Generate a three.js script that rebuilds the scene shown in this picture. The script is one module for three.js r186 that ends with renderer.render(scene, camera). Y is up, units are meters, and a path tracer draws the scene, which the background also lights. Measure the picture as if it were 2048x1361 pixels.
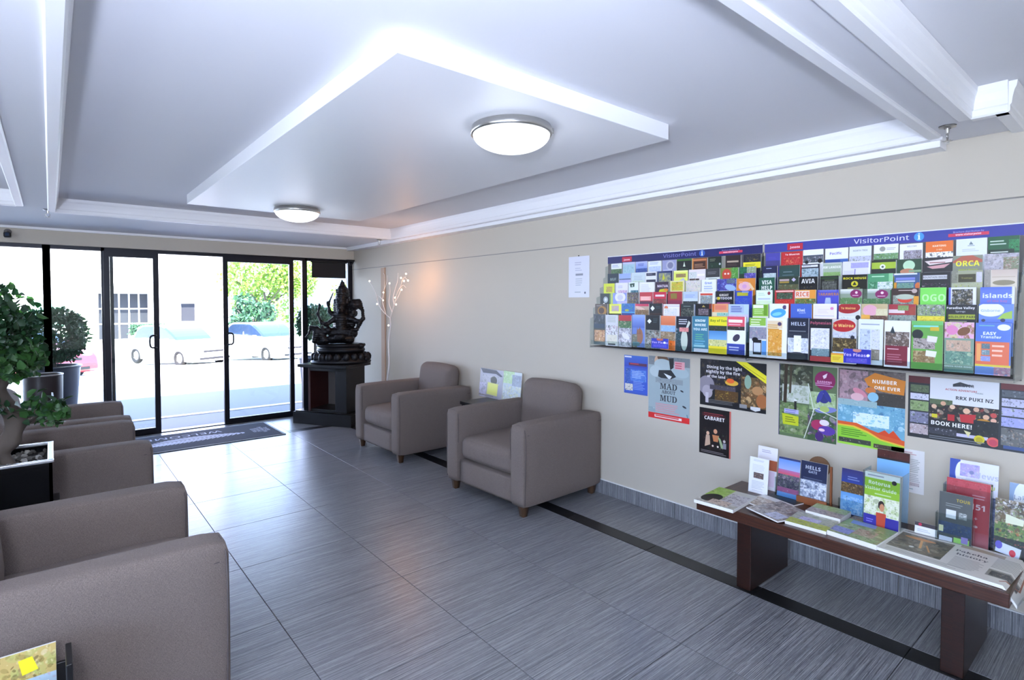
import * as THREE from 'three';
import { mergeGeometries, mergeVertices } from 'three/addons/utils/BufferGeometryUtils.js';
import { RoundedBoxGeometry } from 'three/addons/geometries/RoundedBoxGeometry.js';
import { MarchingCubes } from 'three/addons/objects/MarchingCubes.js';
import { ImprovedNoise } from 'three/addons/math/ImprovedNoise.js';

// ---------- camera, sky, sun, exposure ----------
const scene = new THREE.Scene();
const W = 2048, H = 1361, FPX = 1106, EYE = 1.38;
const camera = new THREE.PerspectiveCamera(2 * Math.atan(H / 2 / FPX) * 180 / Math.PI, W / H, 0.05, 300);
camera.position.set(0, EYE, 0);
const YAW = Math.atan2(924, 1106.5), PITCH = Math.atan(-32 / FPX);
const FWD = new THREE.Vector3(Math.sin(YAW) * Math.cos(PITCH), Math.sin(PITCH), -Math.cos(YAW) * Math.cos(PITCH));
camera.lookAt(camera.position.clone().add(FWD));
camera.setViewOffset(W, H, 0, 42.5, W, H);
scene.add(camera);

const renderer = new THREE.WebGLRenderer({ antialias: true });
renderer.toneMapping = THREE.LinearToneMapping;
renderer.toneMappingExposure = 1.66;
renderer.shadowMap.enabled = true;

{ // computed sky: pale blue overhead, white haze at the horizon
  const w = 64, h = 32, d = new Float32Array(w * h * 4);
  for (let y = 0; y < h; y++) for (let x = 0; x < w; x++) {
    const e = Math.max(0, Math.sin(((y + 0.5) / h - 0.5) * Math.PI)), t = Math.pow(e, 0.55), i = (y * w + x) * 4;
    d[i] = 5.4 * (1 - 0.5 * t); d[i + 1] = 6.1 * (1 - 0.36 * t); d[i + 2] = 8.4 * (1 - 0.12 * t); d[i + 3] = 1;
  }
  const sky = new THREE.DataTexture(d, w, h, THREE.RGBAFormat, THREE.FloatType);
  sky.mapping = THREE.EquirectangularReflectionMapping; sky.magFilter = THREE.LinearFilter; sky.needsUpdate = true;
  scene.background = sky;
}
const sun = new THREE.DirectionalLight(0xfff3df, 26);
sun.position.set(-6, 22, 9); sun.target.position.set(0, 0, -12); sun.castShadow = true;
Object.assign(sun.shadow.camera, { left: -30, right: 30, top: 30, bottom: -40, near: 1, far: 90 });
sun.shadow.mapSize.set(2048, 2048);
scene.add(sun, sun.target);

// ---------- helpers ----------
function rng(s) { return () => { s = (s + 0x6d2b79f5) | 0; let t = Math.imul(s ^ (s >>> 15), 1 | s); t = (t + Math.imul(t ^ (t >>> 7), 61 | t)) ^ t; return ((t ^ (t >>> 14)) >>> 0) / 4294967296; }; }
const V = (x, y, z) => new THREE.Vector3(x, y, z);
const used = {};
function numbered(n) { const k = used[n] = (used[n] ?? -1) + 1; return k ? n + '_' + String(k).padStart(3, '0') : n; }
function tag(o, label, category, group) { o.userData = { label, category }; if (group) o.userData.group = group; return o; }
function shade(o) { o.traverse((m) => { if (m.isMesh) { m.castShadow = true; m.receiveShadow = true; } }); return o; }
function part(name, geo, mat, parent, pos, rot) {
  const m = new THREE.Mesh(geo, mat); m.name = name; m.castShadow = m.receiveShadow = true;
  if (pos) m.position.set(...pos); if (rot) m.rotation.set(...rot);
  parent.add(m); return m;
}
function thing(name, label, category, pos = [0, 0, 0], turn = 0, group) {
  const o = new THREE.Group(); o.name = numbered(name); o.position.set(...pos); o.rotation.y = turn;
  scene.add(o); return tag(o, label, category, group);
}
function solo(name, geo, mat, label, category, pos, rot, group) {
  const m = part(numbered(name), geo, mat, scene, pos, rot); return tag(m, label, category, group);
}
function structure(name) { const o = new THREE.Group(); o.name = numbered(name); o.userData = { kind: 'structure' }; scene.add(o); return o; }
function dup(root, pos, turn, label, group) {
  const r = root.clone(); r.name = numbered(root.name.replace(/_\d+$/, '')); scene.add(r); r.position.set(...pos); if (turn !== undefined) r.rotation.y = turn;
  r.userData = { ...root.userData, label }; if (group) r.userData.group = group; return r;
}
const box = (w, h, d, x = 0, y = 0, z = 0) => new THREE.BoxGeometry(w, h, d).translate(x, y, z);
const bx = (x0, x1, y0, y1, z0, z1) => new THREE.BoxGeometry(x1 - x0, y1 - y0, z1 - z0).translate((x0 + x1) / 2, (y0 + y1) / 2, (z0 + z1) / 2);
const rbox = (w, h, d, r = 0.004, s = 2, x = 0, y = 0, z = 0) => new RoundedBoxGeometry(w, h, d, s, r).translate(x, y, z);
const cyl = (r0, r1, h, n = 20, x = 0, y = 0, z = 0) => new THREE.CylinderGeometry(r0, r1, h, n).translate(x, y, z);
const merge = (list) => mergeGeometries(list.map((g) => { const c = g.index ? g.toNonIndexed() : g; for (const k of Object.keys(c.attributes)) if (!['position', 'normal', 'uv'].includes(k)) c.deleteAttribute(k); return c; }));
const tube = (pts, r, seg = 24, rad = 8, closed = false) => new THREE.TubeGeometry(new THREE.CatmullRomCurve3(pts.map((p) => (p.isVector3 ? p : V(...p))), closed), seg, r, rad, closed);
function taper(pts, r0, r1, seg = 24, rad = 8) { // a tube that narrows towards its end
  const g = tube(pts, 1, seg, rad), c = g.parameters.path, p = g.attributes.position;
  for (let i = 0; i <= seg; i++) { const q = c.getPointAt(i / seg), r = r0 + (r1 - r0) * i / seg; for (let j = 0; j <= rad; j++) { const k = i * (rad + 1) + j; p.setXYZ(k, q.x + (p.getX(k) - q.x) * r, q.y + (p.getY(k) - q.y) * r, q.z + (p.getZ(k) - q.z) * r); } }
  g.computeVertexNormals(); return g;
}
function metricUV(g, s = 1) { // uv in metres from the dominant axis of each face
  g = g.index ? g.toNonIndexed() : g; const p = g.attributes.position, uv = new Float32Array(p.count * 2);
  for (let i = 0; i < p.count; i += 3) {
    const a = V().fromBufferAttribute(p, i), b = V().fromBufferAttribute(p, i + 1), c = V().fromBufferAttribute(p, i + 2), n = b.clone().sub(a).cross(c.clone().sub(a));
    const ax = Math.abs(n.x), ay = Math.abs(n.y), az = Math.abs(n.z);
    [a, b, c].forEach((q, k) => { const [u, v] = ay >= ax && ay >= az ? [q.x, q.z] : ax >= az ? [q.z, q.y] : [q.x, q.y]; uv[(i + k) * 2] = u / s; uv[(i + k) * 2 + 1] = v / s; });
  }
  g.setAttribute('uv', new THREE.BufferAttribute(uv, 2)); return g;
}
function cushion(w, h, d, r, puff = [0, 0, 0], n = 14, wrinkle) { // soft block: rounded edges, faces bulged by puff
  let g = new THREE.BoxGeometry(w, h, d, n, n, n); g.deleteAttribute('uv'); g.deleteAttribute('normal'); g = mergeVertices(g, 1e-5);
  const p = g.attributes.position, q = V();
  for (let i = 0; i < p.count; i++) {
    q.fromBufferAttribute(p, i); const ux = q.x / w * 2, uy = q.y / h * 2, uz = q.z / d * 2;
    const c = V(THREE.MathUtils.clamp(q.x, -w / 2 + r, w / 2 - r), THREE.MathUtils.clamp(q.y, -h / 2 + r, h / 2 - r), THREE.MathUtils.clamp(q.z, -d / 2 + r, d / 2 - r));
    const o = q.clone().sub(c); if (o.length() > 1e-9) o.setLength(r); q.copy(c).add(o);
    const f = (a) => Math.cos(a * Math.PI / 2);
    q.x += puff[0] * Math.sign(ux) * (Math.abs(ux) > 0.99 ? 1 : Math.abs(ux)) * f(uy) * f(uz); q.y += puff[1] * uy * f(ux) * f(uz); q.z += puff[2] * uz * f(ux) * f(uy);
    if (wrinkle) wrinkle(q, ux, uy, uz);
    p.setXYZ(i, q.x, q.y, q.z);
  }
  g.computeVertexNormals(); return metricUV(g, 1);
}
// the plane at constant x (the display wall and what is fixed to it): depth z of a picture column
function zAt(px, X, y) {
  const R = V(Math.cos(YAW), 0, Math.sin(YAW)), k = (px - W / 2) / FPX, Y = y - EYE;
  return (R.x * X - k * (FWD.x * X + FWD.y * Y)) / (k * FWD.z - R.z);
}

// ---------- textures ----------
function canvas(w, h) { const c = document.createElement('canvas'); c.width = w; c.height = h; return [c, c.getContext('2d')]; }
function texture(c, srgb = true, repeat) { const t = new THREE.CanvasTexture(c); if (srgb) t.colorSpace = THREE.SRGBColorSpace; t.magFilter = THREE.LinearFilter; if (repeat) { t.wrapS = t.wrapT = THREE.RepeatWrapping; } return t; }
function grain(w, h, seed, f) { const [c, x] = canvas(w, h); f(x, rng(seed), w, h); return c; }
const fabricMap = grain(512, 512, 3, (x, r, w, h) => {
  const im = x.createImageData(w, h), d = im.data;
  for (let j = 0; j < h; j++) for (let i = 0; i < w; i++) { const k = (j * w + i) * 4, weave = (((i >> 1) + (j >> 1)) % 2 ? 8 : -8) + 4 * Math.sin(i * 0.43 + 3 * Math.sin(j * 0.05)) * Math.sin(j * 0.37 + 2 * Math.sin(i * 0.04)), v = 152 + weave + (r() - 0.5) * 70; d[k] = v; d[k + 1] = v * 0.965; d[k + 2] = v * 0.955; d[k + 3] = 255; }
  x.putImageData(im, 0, 0);
});
const streaks = (wide) => grain(1024, 1024, 11, (x, r, w, h) => { // linear grey porcelain: fine dragged streaks
  x.fillStyle = '#94969a'; x.fillRect(0, 0, w, h);
  for (let i = 0; i < 9000; i++) {
    const y = r() * h, L = 60 + r() * 420, X = r() * w, v = r(), a = 0.10 + r() * 0.25; x.fillStyle = v < 0.5 ? `rgba(58,60,66,${a})` : v < 0.85 ? `rgba(170,171,172,${a})` : `rgba(205,205,203,${a})`;
    const t = 0.8 + r() * 2.6; x.fillRect(X, y, L, t); if (X + L > w) x.fillRect(X - w, y, L, t);
  }
});
const streakTex = texture(streaks(), true, true), fabricTex = texture(fabricMap, true, true);
fabricTex.repeat.set(3.2, 3.2);
const woodMap = grain(512, 512, 7, (x, r, w, h) => {
  x.fillStyle = '#4a2b1f'; x.fillRect(0, 0, w, h);
  for (let i = 0; i < 1500; i++) { x.fillStyle = r() < 0.5 ? `rgba(20,9,7,${0.1 + r() * 0.25})` : `rgba(96,48,30,${0.06 + r() * 0.2})`; x.fillRect(r() * w - 80, r() * h, 80 + r() * 400, 0.7 + r() * 2); }
});
const woodTex = texture(woodMap, true, true);
const concreteTex = texture(grain(512, 512, 21, (x, r, w, h) => { x.fillStyle = '#b8b6b2'; x.fillRect(0, 0, w, h); for (let i = 0; i < 9000; i++) { x.fillStyle = r() < 0.5 ? 'rgba(90,90,90,.12)' : 'rgba(235,235,230,.15)'; x.fillRect(r() * w, r() * h, 1 + r() * 3, 1 + r() * 3); } }), true, true);
concreteTex.repeat.set(0.5, 0.5);

const std = (color, roughness = 0.6, o = {}) => new THREE.MeshStandardMaterial({ color, roughness, ...o });
const M = {
  wall: std(0xc6beb0, 0.75), ceiling: std(0xe4e4e8, 0.8), trim: std(0xf2f2f4, 0.45), seam: std(0x8d8a86, 0.7),
  tile: new THREE.MeshPhysicalMaterial({ color: 0xf4f4f8, roughness: 0.28, ior: 1.8, map: streakTex, bumpMap: streakTex, bumpScale: 0.0003 }), strip: std(0x17181b, 0.28), grout: std(0x4b4b4e, 0.9),
  fabric: std(0xc4b8b0, 0.95, { map: fabricTex, bumpMap: fabricTex, bumpScale: 0.0006 }), seamFabric: std(0x5c5453, 0.95), legWood: std(0x4c3420, 0.5),
  alu: std(0x14151f, 0.35, { metalness: 0.4 }), nickel: std(0xb9b7b3, 0.28, { metalness: 1 }), chrome: std(0xd8d8da, 0.15, { metalness: 1 }),
  pane: new THREE.MeshPhysicalMaterial({ color: 0xf4fafa, roughness: 0.02, transmission: 1, thickness: 0, ior: 1.45 }),
  acrylic: new THREE.MeshPhysicalMaterial({ color: 0xeef2f2, roughness: 0.05, transmission: 1, thickness: 0, ior: 1.2 }),
  dome: std(0xffffff, 0.35, { emissive: 0xf2faff, emissiveIntensity: 1.0 }),
  bronze: std(0x17171b, 0.38, { metalness: 0.45 }), blackWood: std(0x121214, 0.32), redWood: std(0x4a1812, 0.4), greyPanel: std(0x6c6764, 0.6),
  wood: std(0xffffff, 0.28, { map: woodTex }), darkWood: std(0x9a8a86, 0.3, { map: woodTex }), paper: std(0xf3f2ef, 0.7), black: std(0x0d0d10, 0.5), blackGloss: std(0x0b0c0e, 0.12),
  navy: std(0x1c1f55, 0.35), violet: std(0x3b42a6, 0.35), white: std(0xf0f1f3, 0.4), soil: std(0x1d1a17, 0.95), stone: std(0x4d4a46, 0.8), stoneLight: std(0x8f8c86, 0.8),
  bark: std(0x4e453e, 0.9), leaf: new THREE.MeshPhysicalMaterial({ color: 0x2f5a24, roughness: 0.5, transmission: 0.25, thickness: 0 }), leafDark: new THREE.MeshPhysicalMaterial({ color: 0x1c3d20, roughness: 0.45, transmission: 0.2, thickness: 0 }),
  leafTree: new THREE.MeshPhysicalMaterial({ color: 0x7c9a35, roughness: 0.6, transmission: 0.4, thickness: 0 }), leafBush: new THREE.MeshPhysicalMaterial({ color: 0x2c5637, roughness: 0.6, transmission: 0.25, thickness: 0 }),
  concrete: std(0xffffff, 0.9, { map: concreteTex }), porch: std(0x3a3c48, 0.6), kerb: std(0xd9d8d6, 0.8), render: std(0xf0eee8, 0.85), shopDark: std(0x141926, 0.6), blueGrey: std(0x6d8296, 0.7),
  carWhite: new THREE.MeshPhysicalMaterial({ color: 0xe9eaec, roughness: 0.3, clearcoat: 1 }), carRed: new THREE.MeshPhysicalMaterial({ color: 0x8d1320, roughness: 0.3, clearcoat: 1 }), glassDark: std(0x27344a, 0.08), tyre: std(0x0d0d0f, 0.8),
  twig: std(0xe9e4e0, 0.6), bulb: std(0xffffff, 0.3, { emissive: 0xffe2b8, emissiveIntensity: 3 }), beige: std(0xb99d86, 0.7), mint: std(0x86b9a8, 0.7),
};

// ---------- the room shell ----------
const RX = 3.05, LX = -3.2, FZ = -6.9, NZ = 3.2, SOF = 2.09, TOP = 2.19; // right wall, left wall, glass front, rear wall, soffit, ceiling
const floor = structure('floor');
part('slab', bx(LX, RX + 0.15, -0.3, -0.008, FZ - 0.08, NZ), M.grout, floor);
{
  const cache = new Map();
  const tileAt = (x0, x1, z0, z1, mat, name, n) => {
    const w = x1 - x0 - 0.003, d = z1 - z0 - 0.003, v = n % 5, key = [w.toFixed(3), d.toFixed(3), v].join();
    if (!cache.has(key)) {
      const g = rbox(w, 0.012, d, 0.0012, 1), p = g.attributes.position, uv = g.attributes.uv;
      for (let i = 0; i < p.count; i++) uv.setXY(i, p.getX(i) / 0.75 + v * 0.371, (p.getZ(i) + (Math.abs(p.getY(i)) < 0.005 ? p.getY(i) : 0)) / 0.75 + v * 0.217);
      cache.set(key, g);
    }
    part(name, cache.get(key), mat, floor, [(x0 + x1) / 2, -0.006, (z0 + z1) / 2]);
  };
  const zs = []; for (let k = -8; k <= 6; k++) zs.push(-2.465 + k * 0.607);
  const xs = [0.135 - 1.2, 0.135 - 0.6, 0.135, 0.735, 1.335, 1.935, 2.522]; let n = 0;
  for (let j = 0; j < zs.length; j++) {
    const z0 = Math.max(FZ + 0.06, zs[j]), z1 = Math.min(NZ, zs[j] + 0.607); if (z1 - z0 < 0.05) continue;
    const inBorder = z0 < -5.9;
    for (let i = 0; i < xs.length - 1; i++) { if (z0 > 0.5 && i < 2) continue; n += 3; if (inBorder && z0 > -6.3) { tileAt(xs[i], xs[i + 1], z0 + 0.11, z1, M.tile, 'floor_tile', n); tileAt(xs[i], xs[i + 1], z0, z0 + 0.11, M.strip, 'border_tile', n); } else tileAt(xs[i], xs[i + 1], z0, z1, M.tile, 'floor_tile', n); }
    tileAt(2.522, 2.625, z0, z1, M.strip, 'border_tile', n);
    tileAt(2.625, RX - 0.002, z0 + 0.0, z1, M.tile, 'floor_tile', n + 1);
  }
  part('floor_screed', bx(LX, xs[0], -0.012, 0, FZ + 0.06, NZ), M.tile, floor);
}
const wallR = structure('wall_right');
part('lower_panel', bx(RX, RX + 0.15, -0.02, 1.808, FZ - 0.1, NZ), M.wall, wallR);
part('upper_panel', bx(RX, RX + 0.15, 1.815, 2.45, FZ - 0.1, NZ), M.wall, wallR);
part('shadow_gap', bx(RX + 0.004, RX + 0.14, 1.806, 1.817, FZ - 0.1, NZ), M.seam, wallR);
{ // upright streaked skirting tiles
  const sk = structure('baseboard_right'); const variants = [0, 1, 2].map((v) => { const g = rbox(0.011, 0.1, 0.604, 0.0012, 1), p = g.attributes.position, uv = g.attributes.uv; for (let i = 0; i < p.count; i++) uv.setXY(i, p.getY(i) / 0.75 + v * 0.3, p.getZ(i) / 0.75 + v * 0.4); return g; });
  for (let k = 0; k < 15; k++) part('skirting_tile', variants[k % 3], M.tile, sk, [RX - 0.006, 0.05, -6.57 + k * 0.607]);
  part('skirting_cap', bx(RX - 0.013, RX, 0.1, 0.104, FZ, NZ), M.white, sk);
}
const wallL = structure('wall_left'), LZ0 = -1.3, LZ1 = 2.5; // unseen plain wall; its wide window is added to let in side light
part('panel', bx(LX - 0.15, LX, -0.02, 0.06, FZ - 0.1, NZ), M.wall, wallL); part('panel', bx(LX - 0.15, LX, 1.9, 2.45, FZ - 0.1, NZ), M.wall, wallL);
part('panel', bx(LX - 0.15, LX, 0.06, 1.9, FZ - 0.1, LZ0), M.wall, wallL); part('panel', bx(LX - 0.15, LX, 0.06, 1.9, LZ1, NZ), M.wall, wallL);
const wallN = structure('wall_rear'); part('panel', bx(LX - 0.15, RX + 0.15, -0.02, 2.45, NZ, NZ + 0.15), M.wall, wallN);
const wallF = structure('wall_front');
part('bulkhead', bx(LX - 0.15, RX + 0.15, 1.936, 2.45, FZ - 0.12, FZ + 0.03), M.wall, wallF);
part('cornice', bx(LX, RX, 2.068, 2.1, FZ + 0.02, FZ + 0.055), M.trim, wallF);

// ceiling: slab, lower soffit bands, stepped cove mouldings, dropped panel
const ceil = structure('ceiling');
part('slab', bx(LX - 0.15, RX + 0.15, TOP, TOP + 0.26, FZ - 0.12, NZ + 0.15), M.ceiling, ceil);
const sof = (x0, x1, z0, z1) => part('soffit', bx(x0, x1, SOF, TOP + 0.01, z0, z1), M.ceiling, ceil);
sof(LX, RX, FZ, -5.55); sof(2.9, RX, -5.55, -0.69); sof(-0.176, 0.04, -5.55, NZ); sof(0.04, RX, -0.69, -0.512); sof(2.716, RX, -0.512, -0.405);
{
  const sh = new THREE.Shape([[-0.042, 0.004], [-0.042, -0.008], [-0.036, -0.013], [0.0, -0.013], [0.005, -0.006], [0.005, 0.014], [0.009, 0.018], [0.011, 0.04], [0.016, 0.066], [0.022, 0.08], [0.024, 0.099], [-0.01, 0.099], [-0.01, 0.004]].map((p) => new THREE.Vector2(...p)));
  const cove = (x0, z0, x1, z1, nx, nz) => { // along the edge from (x0,z0) to (x1,z1); (nx,nz) points into the recess
    const L = Math.hypot(x1 - x0, z1 - z0), g = new THREE.ExtrudeGeometry(sh, { depth: L, bevelEnabled: false }), n = V(nx, 0, nz), up = V(0, 1, 0), w = n.clone().cross(up);
    const a = V(x0, SOF, z0), b = V(x1, SOF, z1), s = b.clone().sub(a).dot(w) > 0 ? a : b;
    g.applyMatrix4(new THREE.Matrix4().makeBasis(n, up, w).setPosition(s)); part('cove_moulding', g, M.trim, ceil);
  };
  cove(2.9, -5.55, 2.9, -0.69, -1, 0); cove(0.04, -5.55, 2.9, -5.55, 0, 1); cove(0.04, -5.55, 0.04, -0.69, 1, 0); cove(0.04, -0.69, 2.9, -0.69, 0, -1);
  cove(0.04, -0.512, 2.7, -0.512, 0, 1); cove(2.7, -0.512, 2.7, -0.405, -1, 0); cove(2.7, -0.405, RX, -0.405, 0, 1); cove(0.04, -0.512, 0.04, NZ, 1, 0);
  cove(-0.176, -5.36, -0.176, NZ, -1, 0); cove(LX, -5.36, -0.176, -5.36, 0, 1);
}
sof(LX, -0.176, -5.55, -5.36);
{ // dropped panel: a shallow board below the recess with clean edges
  part('dropped_panel', rbox(1.37, 0.075, 3.27, 0.003, 1, 1.487, 2.1585, -3.125), M.trim, ceil);
}
{ // stepped wall cornice that stops short of the near end
  const c = structure('trim_1'); part('moulding', merge([bx(2.945, RX, 2.05, 2.09, FZ + 0.055, -0.66), bx(2.935, RX, 2.078, 2.09, FZ + 0.055, -0.65)]), M.trim, c);
}
{ const b = structure('trim_2'); part('batten', bx(3.035, RX + 0.01, 0.1, 1.795, -6.075, -5.985), M.beige, b); }

// ---------- the glazed front ----------
{
  const z0 = FZ - 0.075, z1 = FZ - 0.02;
  const frame = (x0, x1, y0, y1) => bx(x0, x1, y0, y1, z0, z1);
  const fixed = (x0, x1, top = 1.9) => {
    const w = structure('window'); part('frame', merge([frame(x0 - 0.03, x0 + 0.03, 0, 1.936), frame(x1 - 0.03, x1 + 0.03, 0, 1.936), frame(x0, x1, top, 1.936), frame(x0, x1, 0, 0.05)]), M.alu, w);
    part('pane', bx(x0 + 0.03, x1 - 0.03, 0.05, top, FZ - 0.052, FZ - 0.046), M.pane, w);
  };
  used.window = 0; for (const [a, b] of [[LX + 0.03, -2.12], [-2.12, -1.08], [-1.08, -0.02], [-0.02, 0.43], [2.43, RX - 0.03]]) fixed(a, b);
  { const w = structure('window'), a = LX - 0.1, b = LX - 0.05; for (const z of [LZ0, -0.03, 1.23, LZ1]) part('frame', bx(a, b, 0.06, 1.9, z - 0.03, z + 0.03), M.alu, w); part('frame', bx(a, b, 0.06, 0.11, LZ0, LZ1), M.alu, w); part('frame', bx(a, b, 1.85, 1.9, LZ0, LZ1), M.alu, w); part('pane', bx(LX - 0.078, LX - 0.072, 0.11, 1.85, LZ0, LZ1), M.pane, w); }  // side window added out of view to light the display wall
  const leaf = (x0, x1, hx) => {
    const d = structure('door'), za = FZ - 0.015, zb = FZ + 0.025;
    for (const [a, b] of [[x0, x0 + 0.05], [x1 - 0.05, x1]]) part('stile', bx(a, b, 0.005, 1.9, za, zb), M.alu, d);
    part('rail', bx(x0 + 0.05, x1 - 0.05, 1.845, 1.9, za, zb), M.alu, d); part('rail', bx(x0 + 0.05, x1 - 0.05, 0.005, 0.06, za, zb), M.alu, d);
    part('pane', bx(x0 + 0.05, x1 - 0.05, 0.06, 1.845, FZ + 0.002, FZ + 0.008), M.pane, d);
    const s = Math.sign(hx - (x0 + x1) / 2), e = s > 0 ? x1 : x0; // D-shaped pull reaching over the pane
    part('handle', tube([[e - s * 0.035, 1.035, zb], [e - s * 0.04, 1.036, zb + 0.03], [e - s * 0.075, 1.034, zb + 0.035], [e - s * 0.088, 1.02, zb + 0.035], [e - s * 0.088, 0.925, zb + 0.035], [e - s * 0.075, 0.911, zb + 0.035], [e - s * 0.04, 0.909, zb + 0.03], [e - s * 0.035, 0.91, zb]], 0.009, 40, 8), M.alu, d);
  };
  used.door = 0; leaf(0.415, 0.885, 0.85); leaf(1.5, 2.28, 1.53);
  const t = structure('trim_3'); part('door_header', frame(0.46, 2.4, 1.9, 1.936), M.alu, t); part('door_track', bx(0.4, 2.43, -0.01, 0.006, z0, FZ + 0.03), M.alu, t); part('end_post', frame(0.47, 0.5, 0, 1.9), M.alu, t);
}

// ---------- ceiling lamps, sprinklers ----------
{
  const ring = () => new THREE.LatheGeometry([[0.02, 0.036], [0.15, 0.036], [0.166, 0.03], [0.172, 0.012], [0.172, 0], [0.164, -0.004], [0.158, 0]].map((p) => new THREE.Vector2(...p)), 48);
  const bowl = () => { const p = []; for (let i = 0; i <= 14; i++) { const a = i / 14 * Math.PI / 2; p.push(new THREE.Vector2(0.162 * Math.sin(a) + 1e-4, -0.072 * Math.cos(a))); } return new THREE.LatheGeometry(p, 48); };
  const L = thing('ceiling_lamp', 'round frosted ceiling lamp on the reception half of the dropped panel', 'lamp', [1.5, 2.085, -1.8], 0);
  part('rim', ring(), M.nickel, L); const s = part('shade', bowl(), M.dome, L); s.castShadow = false;
  part('screw', cyl(0.008, 0.008, 0.02, 10, 0.13, 0.016, 0.11).rotateY(0), M.nickel, L);
  dup(L, [1.5, 2.085, -4.42], 0, 'round frosted glass ceiling lamp at the glass-door end of the dropped panel');
  for (const [x, z, k] of [[-1.6, -1.8, 0.5], [-1.6, -4.4, 0.5], [1.4, 1.5, 0.5], [-1.4, 1.7, 0.5]]) { // unseen copies added out of view to lift the general light
    dup(L, [x, 2.155, z], 0, z > 0 ? x > 0 ? 'added unseen frosted ceiling lamp for fill light, in the recess over the reception end' : 'added unseen frosted ceiling lamp for fill light, second recess behind the reception beam' : z > -3 ? 'added unseen frosted ceiling lamp for fill light, second recess, reception end' : 'added unseen frosted ceiling lamp for fill light, second recess, street end');
  }
  for (const [x, y, z, I] of [[1.5, 1.96, -1.8, 0.12], [1.5, 1.96, -4.42, 0.12], [-1.6, 2.03, -1.8, 1.4], [-1.6, 2.03, -4.4, 0.8], [1.4, 2.03, 1.5, 0.9], [-1.4, 2.03, 1.7, 0.9], [-0.36, 1.62, 0.14, 3.4]]) {  // last entry is flash fill placed at the added uplighter
    const p = new THREE.PointLight(0xe6eeff, I, 0, 2); p.position.set(x, y, z); p.castShadow = true; p.shadow.radius = 6; scene.add(p);
  }
  // uplighter added behind the camera; its light stands in for a flash
  const u = thing('added_uplighter', 'added chrome uplighter behind the camera, standing in for flash light', 'lamp', [-0.36, 0, 0.14]);
  part('base', new THREE.LatheGeometry([[0.001, 0], [0.15, 0], [0.152, 0.012], [0.02, 0.03], [0.012, 0.05]].map((p) => new THREE.Vector2(...p)), 32), M.chrome, u);
  part('pole', cyl(0.012, 0.012, 1.33, 16, 0, 0.695, 0), M.chrome, u);
  part('lamp_shade', new THREE.LatheGeometry([[0.012, 1.35], [0.07, 1.37], [0.13, 1.43], [0.145, 1.46], [0.14, 1.46], [0.12, 1.43], [0.06, 1.38]].map((p) => new THREE.Vector2(...p)), 32), M.nickel, u);
  const b = part('bulb_disc', cyl(0.1, 0.1, 0.006, 24, 0, 1.43, 0), std(0xffffff, 0.4, { emissive: 0xf4f8ff, emissiveIntensity: 2 }), u); b.castShadow = false;
  const sp = new THREE.SpotLight(0xd6e2ff, 20, 0, 1.2, 0.95, 2); sp.position.set(-0.36, 1.47, 0.14); sp.target.position.set(0.4, 2.5, -1.5); sp.castShadow = true; sp.shadow.radius = 4; scene.add(sp, sp.target);
}
{
  const s = thing('fire_sprinkler', 'small metal fire sprinkler under the soffit, by the end of the wall cornice', 'sprinkler', [2.78, 2.09, -0.6]);
  part('escutcheon', new THREE.LatheGeometry([[0.001, 0], [0.03, 0], [0.028, -0.006], [0.012, -0.01]].map((p) => new THREE.Vector2(...p)), 20), M.nickel, s);
  part('body', merge([cyl(0.008, 0.006, 0.022, 12, 0, -0.02, 0), tube([[0.008, -0.03, 0], [0.013, -0.042, 0], [0.003, -0.058, 0]], 0.0022, 10, 6), tube([[-0.008, -0.03, 0], [-0.013, -0.042, 0], [-0.003, -0.058, 0]], 0.0022, 10, 6)]), M.nickel, s);
  part('deflector', merge([cyl(0.006, 0.006, 0.003, 12, 0, -0.06, 0), ...[0, 1, 2, 3, 4, 5, 6, 7].map((i) => box(0.014, 0.0015, 0.005, 0.012, -0.06, 0).rotateY(i * Math.PI / 4))]), M.nickel, s);
  dup(s, [2.84, 2.09, -5.72], 0, 'small metal fire sprinkler under the soffit, in the corner above the statue');
  dup(s, [0.0, 2.09, -5.5], 0, 'small metal fire sprinkler under the soffit, above the glass front beside the ceiling beam');
  const c = thing('security_camera', 'small dark security camera on the bulkhead above the glass front', 'camera', [-0.285, 2.03, FZ + 0.03]);
  part('bracket', merge([cyl(0.028, 0.028, 0.01, 16).rotateX(Math.PI / 2).translate(0, 0, 0.006), tube([[0, 0, 0.01], [0, 0.0, 0.05], [0, -0.02, 0.07]], 0.008, 10, 8)]), M.greyPanel, c);
  part('housing', rbox(0.05, 0.045, 0.09, 0.01, 2, 0, -0.035, 0.085), M.black, c); part('lens', cyl(0.016, 0.016, 0.012, 16).rotateX(Math.PI / 2).translate(0, -0.035, 0.134), M.glassDark, c);
}

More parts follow.
